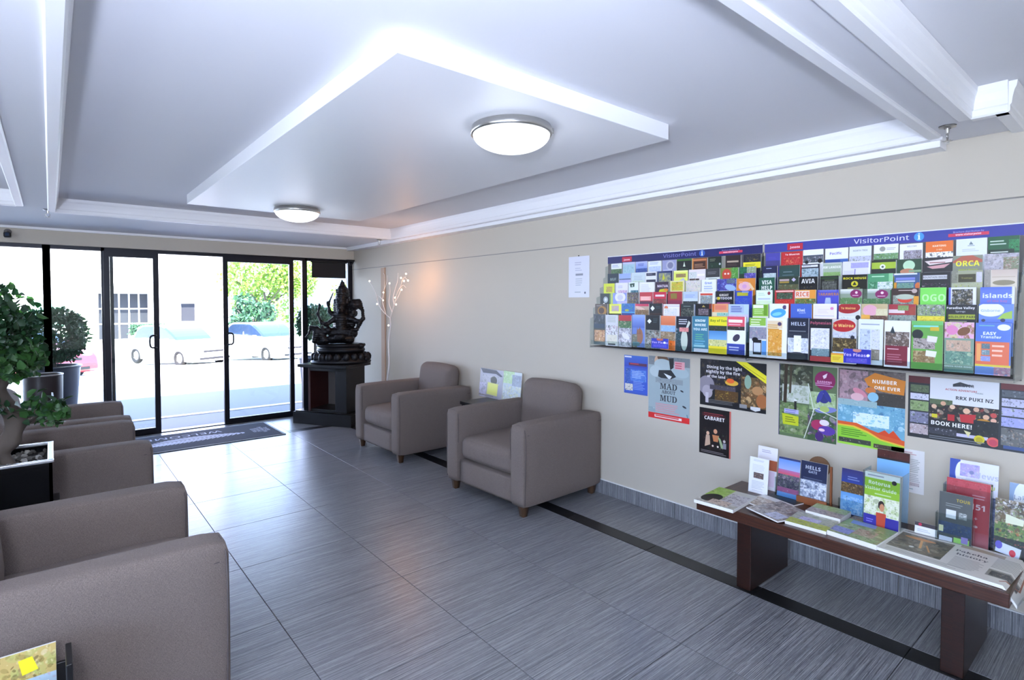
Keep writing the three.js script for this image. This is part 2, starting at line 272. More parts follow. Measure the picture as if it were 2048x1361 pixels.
// ---------- armchairs ----------
function makeChair(name, label, group) {
  const t = thing(name, label, 'armchair', [0, 0, 0], 0, group), w = 0.86, d = 0.77;
  for (const s of [-1, 1]) {
    const a = part('arm', cushion(0.145, 0.535, d, 0.032, [0.004, 0.004, 0.004], 12).translate(s * (w / 2 - 0.0725), 0.065 + 0.2675, 0), M.fabric, t);
    const x0 = s * (w / 2 - 0.004), x1 = s * (w / 2 - 0.141), z = d / 2 - 0.012; // seam welts round the arm front and along its outer top
    part('welt', merge([tube([[x0, 0.09, z], [x0, 0.55, z], [x0 - s * 0.02, 0.583, z - 0.003], [x1 + s * 0.02, 0.583, z - 0.003], [x1, 0.55, z], [x1, 0.36, z]], 0.0028, 40, 6), tube([[x0, 0.535, z - 0.02], [x0, 0.535, -z]], 0.0022, 8, 6)]), M.seamFabric, a);
  }
  part('seat_base', cushion(w - 0.29, 0.17, d - 0.06, 0.012, [0, 0, 0.003], 8).translate(0, 0.155, 0.012), M.fabric, t);
  part('seat_cushion', cushion(w - 0.294, 0.165, 0.6, 0.05, [0, 0.028, 0.022], 36, (q, x, y, z) => { if (z > 0.3 && y > -0.9) q.z += 0.005 * Math.sin(x * 30 + 0.6 * y) * Math.max(0, 0.8 - Math.abs(x)) * (0.6 + 0.4 * Math.sin(x * 9)); }).translate(0, 0.325, 0.062), M.fabric, t);
  part('back_frame', cushion(w - 0.288, 0.5, 0.1, 0.03, [0, 0.004, 0.003], 10).translate(0, 0.315, -d / 2 + 0.052), M.fabric, t);
  part('back_cushion', cushion(w - 0.3, 0.4, 0.15, 0.068, [0.008, 0.012, 0.022], 18).rotateX(-0.12).translate(0, 0.58, -d / 2 + 0.095), M.fabric, t);
  const lg = cyl(0.036, 0.024, 0.066, 4, 0, 0.033, 0).rotateY(Math.PI / 4);
  for (const x of [-1, 1]) for (const z of [-1, 1]) part('leg', lg, M.legWood, t, [x * (w / 2 - 0.06), 0, z * (d / 2 - 0.05)]);
  return t;
}
{
  const c = makeChair('armchair', 'taupe fabric armchair against the poster wall, its open side facing the doors, nearest the brochure bench');
  c.position.set(2.646, 0, -3.045); c.rotation.y = -Math.PI / 2 + 0.03;
  c.userData.label = 'taupe fabric armchair on short wooden legs, against the wall below the pinned notice';
  dup(c, [2.63, 0, -4.63], -Math.PI / 2 + 0.01, 'taupe fabric armchair against the wall beside the dark statue and twig lamp');
  dup(c, [0.055, 0, -2.4], Math.PI / 2, 'taupe fabric armchair beside the black magazine rack, its long arm side towards the viewer');
  dup(c, [0.038, 0, -4.07], Math.PI / 2 + 0.02, 'taupe fabric armchair just behind the square black bonsai pot');
  dup(c, [0.042, 0, -5.0], Math.PI / 2 - 0.01, 'taupe fabric armchair next to the glass front, in front of the tall outdoor planter');
}

// ---------- low bench ----------
{
  const t = thing('display_bench', 'long low dark wood bench with slab legs, covered in brochures below the posters', 'bench', [2.74, 0, -0.94]);
  part('top', metricUV(rbox(0.46, 0.052, 1.2, 0.004, 2), 0.5).rotateY(0), M.wood, t, [0, 0.353, 0]);
  const lg = metricUV(rbox(0.4, 0.327, 0.07, 0.003, 1), 0.5);
  part('leg', lg, M.darkWood, t, [0.0, 0.1635, -0.362]); part('leg', lg, M.darkWood, t, [0.0, 0.1635, 0.44]);
}

// ---------- side tables hidden among the chairs ----------
{
  const t = thing('side_table', 'low dark side table between the two wall armchairs, holding leaflet stands', 'table', [2.86, 0, -3.74]);
  part('top', rbox(0.3, 0.03, 0.42, 0.004, 2, 0, 0.515, 0), M.blackWood, t);
  for (const x of [-1, 1]) for (const z of [-1, 1]) part('leg', bx(-0.018, 0.018, 0, 0.5, -0.018, 0.018), M.blackWood, t, [x * 0.12, 0, z * 0.18]);
  const p = thing('plant_stand', 'low dark stand under the square bonsai pot, between two armchairs', 'stand', [-0.21, 0, -3.33]);
  part('top', rbox(0.46, 0.03, 0.46, 0.004, 2, 0, 0.415, 0), M.blackWood, p);
  for (const x of [-1, 1]) for (const z of [-1, 1]) part('leg', bx(-0.02, 0.02, 0, 0.4, -0.02, 0.02), M.blackWood, p, [x * 0.19, 0, z * 0.19]);
}
// ---------- magazine rack ----------
{
  const t = thing('magazine_rack', 'black wooden magazine rack standing against the nearest armchair arm', 'rack', [-0.2, 0, -1.85]);
  part('back_panel', rbox(0.44, 0.4, 0.012, 0.003, 1, 0, 0.21, -0.06), M.blackWood, t);
  part('side_panel', rbox(0.014, 0.455, 0.12, 0.003, 1, 0.221, 0.2275, 0), M.blackWood, t); part('side_panel', rbox(0.014, 0.455, 0.12, 0.003, 1, -0.221, 0.2275, 0), M.blackWood, t);
  part('shelf', rbox(0.43, 0.014, 0.12, 0.003, 1, 0, 0.16, 0), M.blackWood, t); part('front_rail', rbox(0.43, 0.03, 0.01, 0.003, 1, 0, 0.26, 0.055), M.blackWood, t);
}

{ // round litter bin by the glass
  const t = thing('litter_bin', 'dark round litter bin with a pale rim, by the glass behind the bonsai', 'bin', [-0.06, 0, -6.35]);
  part('body', new THREE.LatheGeometry([[0.001, 0], [0.12, 0], [0.125, 0.02], [0.138, 0.74], [0.13, 0.75], [0.12, 0.7], [0.11, 0.03], [0.001, 0.02]].map((p) => new THREE.Vector2(...p)), 36), std(0x2b2426, 0.35), t);
  part('rim', new THREE.TorusGeometry(0.135, 0.008, 10, 40).rotateX(Math.PI / 2), M.nickel, t, [0, 0.748, 0]);
}

// ---------- printed matter: a small drawing language for covers, in percent of the cover ----------
const prnd = rng(77);
function draw(x, X, Y, w, h, spec) { // spec: background;op op ... (see each case)
  const ops = spec.split(';').map((s) => s.trim()).filter(Boolean), px = (a) => X + a * w / 100, py = (a) => Y + a * h / 100;
  x.save(); x.beginPath(); x.rect(X, Y, w, h); x.clip(); x.fillStyle = ops.shift(); x.fillRect(X, Y, w, h); x.textAlign = 'center'; x.textBaseline = 'middle';
  for (const s of ops) {
    const a = s.split(' '), n = a.slice(1).map(Number), col = a[a.length - 1]; x.fillStyle = col; x.strokeStyle = col;
    switch (a[0]) {
      case 'r': x.fillRect(px(n[0]), py(n[1]), n[2] * w / 100, n[3] * h / 100); break;
      case 'c': x.beginPath(); x.arc(px(n[0]), py(n[1]), n[2] * w / 100, 0, 7); x.fill(); break;
      case 'e': x.beginPath(); x.ellipse(px(n[0]), py(n[1]), n[2] * w / 100, n[3] * h / 100, (n[4] || 0) * Math.PI / 180, 0, 7); x.fill(); break;
      case 'd': x.beginPath(); x.moveTo(px(n[0]), py(n[1]) - n[2] * w / 100); x.lineTo(px(n[0]) + n[2] * w / 100, py(n[1])); x.lineTo(px(n[0]), py(n[1]) + n[2] * w / 100); x.lineTo(px(n[0]) - n[2] * w / 100, py(n[1])); x.fill(); break;
      case 'p': x.beginPath(); for (let i = 0; i + 1 < a.length - 2; i += 2) x.lineTo(px(n[i]), py(n[i + 1])); x.fill(); break; // polygon
      case 'k': { x.lineWidth = n[0] * w / 100; x.beginPath(); for (let i = 1; i + 1 < a.length - 2; i += 2) x.lineTo(px(n[i]), py(n[i + 1])); x.stroke(); break; } // stroke
      case 'g': { const g = x.createLinearGradient(0, py(n[1]), 0, py(n[1] + n[3])); g.addColorStop(0, a[5]); g.addColorStop(1, a[6]); x.fillStyle = g; x.fillRect(px(n[0]), py(n[1]), n[2] * w / 100, n[3] * h / 100); break; }
      case 't': case 'T': case 'S': { // t x y size text colour: sans, T: bold, S: bold serif; size in percent of the height
        let z = n[2] * h / 100; const txt = a[4].replace(/_/g, ' '), f = () => { x.font = (a[0] === 't' ? '' : 'bold ') + z.toFixed(1) + 'px ' + (a[0] === 'S' ? 'serif' : 'sans-serif'); };
        f(); const m = x.measureText(txt).width, room = w * 0.94; if (m > room) { z *= room / m; f(); } x.fillText(txt, px(n[0]), py(n[1])); break;
      }
      case 'l': for (let i = 0; i < n[3]; i++) { const q = n[2] * (0.7 + prnd() * 0.3); x.fillRect(px(n[0]), py(n[1] + i * n[4]), q * w / 100, n[4] * 0.42 * h / 100); } break; // lines of small print: x y w count pitch
      case 'n': { // photograph: soft blotches of the listed colours
        const cs = a.slice(5); x.save(); x.beginPath(); x.rect(px(n[0]), py(n[1]), n[2] * w / 100, n[3] * h / 100); x.clip(); x.fillStyle = cs[0]; x.fillRect(px(n[0]), py(n[1]), n[2] * w / 100, n[3] * h / 100);
        for (const [m, k] of [[Math.round(22 + n[2] * n[3] / 110), 1], [Math.round(60 + n[2] * n[3] / 22), 0.36]]) for (let i = 0; i < m; i++) { x.globalAlpha = 0.25 + prnd() * 0.5; x.fillStyle = prnd() < 0.06 ? (prnd() < 0.5 ? '#ffffff' : '#101010') : cs[Math.floor(prnd() * cs.length)]; if (x.fillStyle === '#ffffff' || x.fillStyle === '#101010') x.globalAlpha *= 0.4; x.beginPath(); const q = k * (0.03 + prnd() * 0.12) * Math.min(w * n[2], h * n[3]) / 100; x.ellipse(px(n[0] + prnd() * n[2]), py(n[1] + prnd() * n[3]), q * (0.5 + prnd()), q * (0.4 + prnd() * 0.7), prnd() * 3, 0, 7); x.fill(); } x.restore(); break;
      }
    }
  }
  x.restore();
}
class Atlas { // one canvas shared by many prints
  constructor(s, rough = 0.32) { this.s = s; [this.c, this.x] = canvas(s, s); this.x.fillStyle = '#f1f0ec'; this.x.fillRect(0, 0, s, s); this.cx = 40; this.cy = 0; this.rh = 40; this.mat = std(0xffffff, rough); }
  add(w, h, spec, turn) { // turn: drawn rotated by 180 degrees
    if (this.cx + w + 4 > this.s) { this.cx = 0; this.cy += this.rh + 4; this.rh = 0; }
    const X = this.cx, Y = this.cy; this.cx += w + 4; this.rh = Math.max(this.rh, h); if (Y + h > this.s) throw new Error('atlas full');
    if (turn) { this.x.save(); this.x.translate(2 * X + w, 2 * Y + h); this.x.rotate(Math.PI); }
    if (typeof spec === 'string') draw(this.x, X, Y, w, h, spec); else spec(this.x, X, Y, w, h);
    if (turn) this.x.restore();
    return [X / this.s, 1 - (Y + h) / this.s, (X + w) / this.s, 1 - Y / this.s];
  }
  done() { this.mat.map = texture(this.c); }
}
// a sheet or stack of paper w x h x t, printed on its +z face; the other faces are paper white
function sheet(w, h, t, r, bend) {
  const g = new THREE.BoxGeometry(w, h, t, bend ? 8 : 1, bend ? 10 : 1, 1), uv = g.attributes.uv, n = g.attributes.normal, p = g.attributes.position;
  for (let i = 0; i < uv.count; i++) { if (n.getZ(i) > 0.5) uv.setXY(i, r[0] + uv.getX(i) * (r[2] - r[0]), r[1] + uv.getY(i) * (r[3] - r[1])); else uv.setXY(i, 0.004, 0.996); }
  if (bend) { for (let i = 0; i < p.count; i++) { const q = V().fromBufferAttribute(p, i); bend(q); p.setXYZ(i, q.x, q.y, q.z); } g.computeVertexNormals(); }
  return g;
}
const A = new Atlas(2048), B = new Atlas(2048, 0.4), C = new Atlas(2048, 0.35);
const toWall = -Math.PI / 2; // a print on the display wall faces -x

// ---------- the two brochure racks ----------
const rowY = [1.653, 1.58, 1.514, 1.446, 1.374, 1.302], rowX = [3.026, 3.003, 2.968, 2.933, 2.899, 2.868], rowName = ['top row', 'second row', 'third row', 'fourth row', 'fifth row', 'bottom row'];
// one line per brochure: left and right picture column | what it looks like | cover; ten per rack in each row
const rows = [`
1222 1244|white brochure with a green mountain photo|#e9ecf2;n 0 50 100 50 #4c6b3c #7d8b6a #2d4630;l 10 12 70 3 9 #9a9cc0
1245 1270|pale aqua brochure with a lilac title|#a9c4d2;r 0 0 100 14 #c9c8e6;n 5 30 90 70 #9fc3cf #8fb5c6 #b8d0dc
1271 1295|blue lake brochure|#8ea3dc;g 0 0 100 60 #b9c0ee #7f95d6;n 0 60 100 40 #2f4a93 #6d86c8 #4561ab;l 20 20 60 2 12 #4c5cab
1296 1323|white brochure with pale blue map|#e6ebf7;l 12 10 70 2 12 #aab4d8;n 6 45 90 50 #b9c6e8 #d5def4 #9fb2e0
1324 1353|lilac grey brochure with a round photo|#9a9cc4;c 58 45 30 #b7b8cb;c 58 45 20 #7f80a0;l 8 82 80 2 8 #e8e8f4
1353 1384|black brochure with green top edge and white figure|#14191a;r 0 0 100 16 #3f6b2a;p 42 62 50 20 58 62 #d8e4d0;l 20 78 60 2 8 #3f5b45
1384 1415|brown brochure with an orange frame|#8a4a22;r 6 8 88 12 #c77e52;r 12 26 76 58 #3d1c10;l 16 46 68 3 11 #b98a6c;r 0 0 7 100 #d98a2e
1416 1444|black and dark green brochure|#10211a;l 12 16 50 2 12 #8a8d72;n 0 45 100 40 #12301f #0d1613 #1f4a2c;c 86 58 7 #c9cfd2
1445 1482|dark brown brochure with a tan title|#2a1b1c;r 0 0 16 100 #8c8a80;r 24 40 64 14 #b3a08c;l 26 64 60 2 10 #5b4540
1486 1527|brochure with a dark photo over a bright yellow band|#191a2c;n 14 4 80 50 #1b1c30 #c1a93a #2a2b45 #141422;r 0 56 100 44 #f1e52c;l 12 70 66 2 9 #8a8a20
1531 1561|violet brochure without a picture|#4a45a8;r 0 55 100 45 #43407f;l 20 30 60 2 10 #5a55b8
1562 1606|red brochure with a white title|#c1272d;T 52 18 17 Te_Mueren #fbe9e6;n 12 40 76 60 #c1272d #e07a52 #e3c06a #d9534f #a01d24
1606 1647|white brochure with a black car photo|#f1f2f6;r 0 38 100 8 #3f4c5c;n 0 46 100 42 #4c5660 #d9b9cf #14161c #8d949c #c4cbd2;c 18 84 9 #0d0d10;c 84 78 11 #0d0d10
1650 1697|white brochure with violet script above a blue band|#f2f3f8;T 46 34 22 Pacific #7a70c8;r 0 72 100 28 #2a4a9a;r 66 72 34 28 #3f68b8
1698 1743|pale brochure with grey title over a row of people|#e4eaf0;t 50 28 15 NORTH_TREK #7f868c;n 0 62 100 38 #c9cbe0 #8f9aa0 #6f7a62 #d9dde8
1747 1797|white brochure with a green landscape base|#f3f5f5;c 36 28 12 #9a9a94;l 52 22 40 2 9 #b9b5c8;n 0 55 100 45 #6f9a62 #9ab88a #4c7a52 #c9d3ee;r 0 92 100 8 #1c2a20
1799 1846|white brochure with a framed photo of cattle|#f1f1f6;t 54 16 12 WELCOME #9aa39a;n 18 40 78 55 #9a94a0 #3a3030 #d8d4d8 #5a4a48 #c4b9d8
1851 1907|orange brochure with a chequered flag|#ee7424;T 50 28 15 KARTING #fbe3d0;T 50 48 12 2_GO #fbd9b8;n 0 62 100 38 #ffffff #111111 #f4f4f4 #1b1b1b
1912 1975|white brochure with a small grey emblem|#e6ecf0;p 42 34 48 16 56 34 #6a7a86;l 38 38 24 1 8 #8f9aa4;l 20 58 60 2 9 #c3cbd8;g 0 85 100 15 #e6ecf0 #f6f6f8
1976 2040|deep green brochure with fern edge|#1c5a34;l 6 22 60 2 16 #c4d8c8;n 66 20 34 60 #2c8a4c #1c5a34 #12351f;r 0 70 84 30 #15331f;l 8 82 70 1 14 #dfe6df
`, `
1215 1238|dark teal brochure with pale letters|#1a2a36;T 50 52 34 MUF #93a49a;r 0 84 100 16 #1d1a3c
1238 1262|sky blue and lilac brochure|#9bb0e6;r 0 45 100 10 #55607c;r 0 56 100 44 #b8b4ea;r 0 90 100 10 #4b478a
1262 1291|pale grey-green brochure|#c9d6dc;l 20 30 60 3 14 #aebcc8;n 10 70 80 30 #c8d8c4 #b9c9d4
1291 1313|white brochure with dark stripes|#e3e4ea;r 6 10 88 24 #26263c;r 6 66 88 24 #2c2a40;l 14 18 66 1 9 #9a9ab0
1314 1345|navy brochure with a yellow bird|#2c3868;n 10 16 82 76 #8d8f86 #b8bb3c #4a5a7a #a3a47a;p 40 20 52 60 34 80 #cfd029;r 90 0 10 100 #1b1f4c
1347 1376|yellow and white brochure|#e9ef6a;n 16 26 70 30 #9a7f50 #c9b93c #8a6a86;p 20 96 90 96 70 60 #b9bbd0;r 0 0 100 14 #f3f79a
1377 1411|pinkish white brochure with a fern photo|#e8dfe2;n 4 20 44 50 #c9d0cc #e3e3ea;r 52 36 44 16 #fbf3f6;n 4 72 60 28 #3a2820 #d8b9a8 #f0d8d0
1411 1440|charcoal brochure with a white band below|#3a3a3e;l 14 24 66 2 12 #77777c;r 0 66 100 34 #dfe6e2;n 20 76 60 20 #8f9a94 #d8dedc
1441 1477|brochure with a red painted face on green|#7a8a3a;e 34 50 26 42 0 #c8442e;c 26 44 6 #f3d9d0;c 44 44 6 #f3d9d0;n 64 0 36 100 #4f9a3a #9ab04a #dfe6c8 #2f6a2c;r 12 86 60 14 #e6d9dc
1478 1512|dark green brochure with bicycles|#1c3a28;n 0 0 50 50 #1f6a45 #16201c #2f8a5a;n 46 0 54 50 #8fa07a #c9d3c4;n 30 46 70 54 #5a4ab0 #c9c4e6 #2a2040 #3f78a8
1517 1555|navy brochure with a white building|#1c2148;l 26 14 48 1 12 #a9b4d8;n 8 50 84 40 #b9c9cc #dfe8ea #8fa9b0 #f4f8f8
1558 1600|dark forest green brochure|#2c4a48;l 20 44 56 1 10 #8a9aa4;l 16 66 60 1 10 #6a7f86;g 0 0 100 30 #37483a #2c4a48
1603 1640|black and white photo brochure|#1e2030;r 0 6 90 14 #e8e8ee;n 0 28 94 66 #a9bcc8 #26404a #7f96a2 #c9d6de;l 6 10 60 1 8 #8a8a9a
1645 1684|green brochure with white block letters|#c0c8c0;r 4 10 90 80 #a9b8a4;T 48 30 26 AW_LANDER #f3f4f0;n 4 62 90 30 #8ab06a #a8c48a #6f9a58
1685 1741|white brochure with a violet road map|#e3e2f4;n 30 10 66 34 #a9a6f0 #c4c2f6;k 4 46 50 44 98 #8f86c4;l 4 60 40 3 10 #c9c6e4;r 94 0 6 100 #f2f3f6
1743 1792|lime and black brochure with a round white badge|#a9c43a;r 0 0 100 12 #1f2a1c;r 0 52 100 30 #242a26;c 46 40 12 #f2f4f0;c 46 40 5 #4a5a4c;r 0 84 100 16 #b9c4e4
1793 1844|dark green brochure with a pale dome|#2c4a34;e 50 38 24 30 0 #bfe3c0;e 44 74 30 18 0 #c98a6a;r 50 66 48 12 #8fae8a;n 0 84 100 16 #1f3626 #4a5c3c
1847 1907|black brochure with a white and red banner|#232326;p 2 20 98 8 96 30 20 44 #e9d9d6;p 10 52 90 38 70 62 30 66 #d9a0a4;l 20 28 60 1 9 #8a2a30;r 0 84 100 16 #8f9296
1905 1965|olive brochure with yellow capital letters|#8a8f7c;p 0 30 30 4 66 0 100 26 100 40 0 40 #b8604a;T 50 46 40 ORCA #f2ea3c;T 52 80 12 WHALE_WATCH #b9c84a
1968 2038|grey photo brochure with a grazing animal|#a9a6b4;n 0 0 100 100 #b4b0bd #c9c4cc #8f8a92 #bdb4b8;n 56 20 44 70 #7f8a6a #c8a49c #8f5a50 #d8c0c0
`, `
1207 1230|acid yellow brochure|#d3dc2c;n 22 28 56 50 #b99a3c #d8d83c #8a8a5c;r 96 0 4 100 #8f962c
1231 1256|white and lilac brochure|#e6e3f4;l 20 26 50 2 14 #b9b4da;n 20 66 74 34 #d9b9d6 #6a62b0 #4a4890 #8fa07a
1257 1277|white brochure with a dark green logo|#e4eeec;p 10 12 62 8 60 40 20 44 #2c4a38;p 30 36 38 20 46 36 #e4eeec;n 20 70 80 30 #1c5a6a #bfd8e6 #dfe8f0
1278 1309|plain white brochure with grey print|#eeeef0;l 12 18 70 6 11 #cfd0d8;n 10 84 60 14 #b9b9c0 #d8d8dc
1310 1338|plum brochure with white letters and a yellow flash|#3a2438;T 54 34 30 MATUA #e9dfec;p 20 96 34 62 76 56 94 80 #d6d420;e 80 66 16 10 0 #e8862c;n 0 84 100 16 #8fb894 #c4c8d8
1340 1369|yellow brochure with a leafy picture|#e6e0a8;n 10 10 80 70 #c4c43c #d8b93c #a9ab3c #e6a43c
1371 1402|cream map brochure|#d8d4c4;n 0 0 100 100 #dcd3cc #c9cbb8 #e0dcc0 #d9c9cc #c8ccd0
1403 1433|white brochure with a blue headline|#eef0f8;T 46 26 24 Great #5f78c4;l 16 50 70 2 14 #8fa4d8;l 16 76 70 2 10 #c4cdec
1434 1473|navy brochure with a car and blue swirl|#34409a;n 0 0 100 100 #3a3f9a #4a2f8a #34409a #8a9ae0;e 70 66 30 22 20 #9ab8f0;r 12 88 60 12 #f1f0fa;n 50 4 44 30 #5a6a7a #7f8a94
1473 1512|orange brochure with a pink flower|#dd8a33;e 44 58 34 34 0 #eab8c4;c 42 58 12 #d9a0d0;r 12 20 20 14 #f0a06a;p 70 30 96 80 84 90 62 40 #f0d0a0
1515 1550|dark green brochure reading VISA HELP|#1f5a44;T 50 34 38 VISA #ffffff;T 50 72 38 HELP #ffffff
1556 1598|green and brown scenic brochure with a white diamond|#2a3a2c;r 6 16 48 14 #b9a0a4;r 6 32 48 12 #a98a3c;d 76 22 11 #c4b9d4;n 0 52 100 48 #5a5a3c #8a9a78 #3f6a52 #7a5230
1597 1636|black brochure with large white letters|#111014;T 50 30 40 AVIA #eceae8;n 0 64 100 36 #16161c #6a6a80 #a0932c #232030
1640 1678|black brochure with a grey framed photo|#1a1b18;r 0 8 100 12 #22401c;n 10 34 80 60 #5a5c56 #3a3c3a #8a8c86 #1e201e;l 24 26 60 1 8 #6a7a4c
1684 1735|black brochure with yellow title and badge|#15150d;T 50 22 26 ROCK_HOUSE #f0e42c;c 50 58 14 #d8d02c;p 50 44 42 66 58 66 #15150d;l 22 82 56 1 10 #a9a94a
1735 1786|green brochure with a white horse|#4f9a6c;r 84 0 16 100 #8fd09a;l 16 14 62 1 14 #c4f0cc;n 40 50 60 50 #e3ecec #b9c8d8 #6a9a7c #f4f6f6;n 6 50 30 50 #3f8058 #9ad0ac
1788 1840|blue and orange brochure with a small map|#3f5a8a;r 0 0 90 10 #dfe4ee;r 6 26 76 14 #7f8ae0;r 6 44 76 8 #c9d0f0;n 12 56 66 40 #6f9a8a #8fb89a #4f7a8c;r 0 54 10 46 #e0962c;e 94 76 12 20 0 #d8743a
1843 1902|black brochure with a white title box and bicycles|#17171c;r 4 16 84 24 #cfcfd4;t 46 28 15 MOUNTAIN_BIKING #3a3a40;n 0 62 100 38 #1d1b22 #d06ab0 #e8d4dc #4a4a58 #14141a
1903 1966|grey-green brochure with a dark olive panel|#a3a58a;r 22 20 56 44 #3f3a1c;t 50 42 12 Treetops #a9a44a;n 0 0 20 70 #8a8a7a #a9a494 #6f705c;n 0 68 100 32 #b4b89a #8f9a4c #a6a8a0 #c4d06a;n 80 10 18 56 #c9c6dc #dfe0ec
1968 2035|cream brochure with a misty tan picture|#d8cfc0;g 22 0 78 100 #cdb9ac #e4dcc8;n 0 0 20 100 #9a948c #5f6a5c #b9b4a8;r 24 38 70 3 #b9a48c;e 60 70 34 14 0 #8f8468
`, `
1200 1222|black brochure with a white badge|#1a2420;c 52 56 22 #a8b0b4;c 52 54 10 #dfe4e6;r 88 0 12 100 #5a8a2c;c 36 94 8 #f4f0e8
1222 1254|blue brochure with a big white ring and yellow edges|#8f9ad8;c 58 38 34 #e6e4f4;c 58 40 18 #c9c8d8;r 0 0 10 100 #c4d64a;n 40 70 60 30 #b9b4e4 #dfdcf4
1254 1278|dark brochure with a grey bird|#4a4048;n 0 0 100 100 #57494f #8a7f84 #39313a #a9a23c #6a6068
1279 1306|red brochure with a pale pink strip|#c03a42;r 4 34 82 36 #f3a8a4;l 12 44 64 2 12 #fbd9d4;g 0 74 100 26 #7a2a3c #3f3a58
1306 1333|crimson brochure with a white title|#c8203f;r 16 22 70 16 #f4dfe4;n 0 56 100 44 #8a3038 #5a3a2c #c46a4a #6a7a3c
1335 1365|maroon brochure with a small green crest|#a8323a;n 20 14 44 44 #8a7a2c #a8482c #7a8a3c;r 0 70 100 30 #8a2a4a
1366 1396|pale blue brochure with a crowd below|#b8c8ec;l 14 24 72 2 14 #8fa4dc;g 0 50 100 24 #c4d2f0 #d8e2f4;n 0 74 100 26 #2f3634 #5a5f58 #8a8f98 #1d2220
1397 1430|white bordered brochure with red strip over grey photo|#f3f0f4;r 10 12 76 14 #d8442c;n 10 28 76 66 #8a8f8a #a9b0a4 #6f7890 #b4d4e4
1431 1468|black brochure with white and yellow lettering|#12131e;T 46 30 22 GREAT #e9e2d8;T 46 54 24 OUTDOOR #e6e6ee;c 16 54 9 #d8c42c;r 6 84 74 16 #a9508a
1470 1506|royal blue brochure with a yellow banner|#2f48b4;r 10 10 66 26 #b9b42c;r 40 4 40 10 #8fa0d8;n 0 52 100 48 #3450b8 #2a3ac8 #6a82b8;r 88 0 12 100 #4a3fc0
1508 1545|mint white brochure with a dark red seal|#e3f2e4;c 80 22 9 #8a3a44;l 14 20 48 2 12 #bfdcc4;r 12 56 76 10 #b9c4f0;n 4 74 92 24 #d8ecc8 #c4ecec #e8e4f0
1549 1590|red brochure with a framed photo of trees|#b52a30;r 6 4 88 10 #f0c4bc;n 10 18 80 44 #3f5a44 #1f2a22 #8a9a8a #6a2a2c;n 6 68 88 30 #c83028 #e0604a #f0a89c
1590 1632|orange and white brochure with big letters|#e69a3a;r 0 6 70 46 #f3ded4;T 36 30 40 RICE #e2673a;n 0 58 100 42 #5a7a3c #f0e8e0 #c8602c #4a3a20
1634 1678|blue brochure with orange letters and a white sculpture|#4d4fc0;T 52 28 26 TARAWERA #c9853c;p 34 100 40 50 62 50 66 100 #b4c4ec;n 10 0 80 12 #6a70c8 #4a4fae
1680 1725|garden brochure with a purple seal, beside the blue one|#8fa08c;g 0 0 60 30 #f3f5f4 #a9b4ac;e 72 30 26 26 0 #8a1f62;e 74 22 6 8 0 #f6dff0;l 56 38 36 1 9 #f0d0e4;n 0 54 100 46 #5f8a52 #8f9a80 #3f6a44 #b4b8a4
1726 1780|garden brochure with a purple seal, beside the museum one|#86988a;g 10 0 50 26 #f6f7f6 #9aa89e;n 0 0 16 60 #4a5a4a #6a7a6a;e 70 32 24 26 0 #8a1f62;e 72 24 6 8 0 #f6dff0;l 54 42 36 1 9 #f0d0e4;n 0 58 100 42 #4c7a4c #8f9a80 #3f6a44 #b9c0a4
1782 1838|dark brochure with a red vintage car|#3a2420;l 26 10 60 1 10 #e0d0c8;n 6 40 80 60 #8a8f84 #c8ccc8 #5a5f58;e 50 66 26 18 0 #d8402c;e 50 50 34 16 0 #b9c4b4;r 82 46 18 54 #e8a02c;c 84 16 10 #c4b0ac
1840 1893|bright lime brochure with pale ring letters|#7fe05e;T 52 60 62 OGO #bdf0a8
1897 1953|white bordered brochure with a photo of farm animals|#e4e6ee;r 0 0 8 100 #5f6ac8;n 12 10 76 86 #2a2c26 #5a4a2c #c9c6d8 #8a8468 #e0dcd0 #3a3c34
1960 2030|blue brochure with wavy white letters|#5f78d8;T 50 46 34 islands #e9eefa;T 50 74 16 of_the_bay #b06aa8;g 0 0 100 20 #4a68d0 #5f78d8;r 92 0 8 100 #e3e4f0
`, `
1190 1216|brown brochure with a lion|#5a4a3c;e 56 62 36 42 0 #a8782c;e 50 60 22 28 0 #4a2c18;l 10 14 60 1 12 #a9a098
1218 1243|yellow brochure with a lilac drawing|#e3e84a;n 20 14 60 50 #b9a0b4 #d8d84a #c4b08a;r 0 84 100 16 #3a3a1c;r 0 66 100 12 #f0f08a
1243 1270|teal and blue brochure|#3f6ab8;n 0 0 100 70 #2f68b4 #3fa08a #2f58a8 #4a86c8;e 40 58 16 10 0 #a9b44a;r 0 70 100 12 #4aa0d0;r 0 82 100 18 #1f3a8a
1270 1298|red banded brochure with a brown animal|#b9a08c;r 0 0 100 20 #c83a5a;e 40 40 40 14 20 #e0bcb0;n 0 50 100 50 #7a5a3c #a98f5c #6a6a4c #c4b49a
1298 1325|black brochure with a white diamond|#15171a;d 26 40 17 #f3f4f6;l 50 22 40 2 12 #44525a;n 0 76 100 24 #3a2420 #24383a #1a1d20
1326 1359|white brochure with an orange corner dot|#eeeaf0;r 0 12 100 6 #c9bfd0;c 18 30 12 #e07a52;n 8 34 80 56 #e3e0e8 #d8d8c4 #f0ecec #c9d4e0
1361 1388|dark photo brochure with pale faces|#2a3034;l 20 16 60 1 10 #8fa49a;n 0 34 100 66 #2c3430 #8f9a84 #4a5044 #a9a498 #20262a
1390 1424|black brochure with a small golden crest|#14131a;p 40 26 50 10 62 26 #b9a04a;n 18 38 64 48 #6a5a60 #8f8a98 #3a3440 #a9a4b4;r 84 0 16 40 #7a2418
1424 1457|orange and cream brochure|#e8a070;r 0 0 12 60 #e0742c;r 18 10 70 34 #e2846a;r 0 62 100 30 #e3d8b4;n 30 66 70 24 #8fc8c0 #d8d4a4 #2f4a34
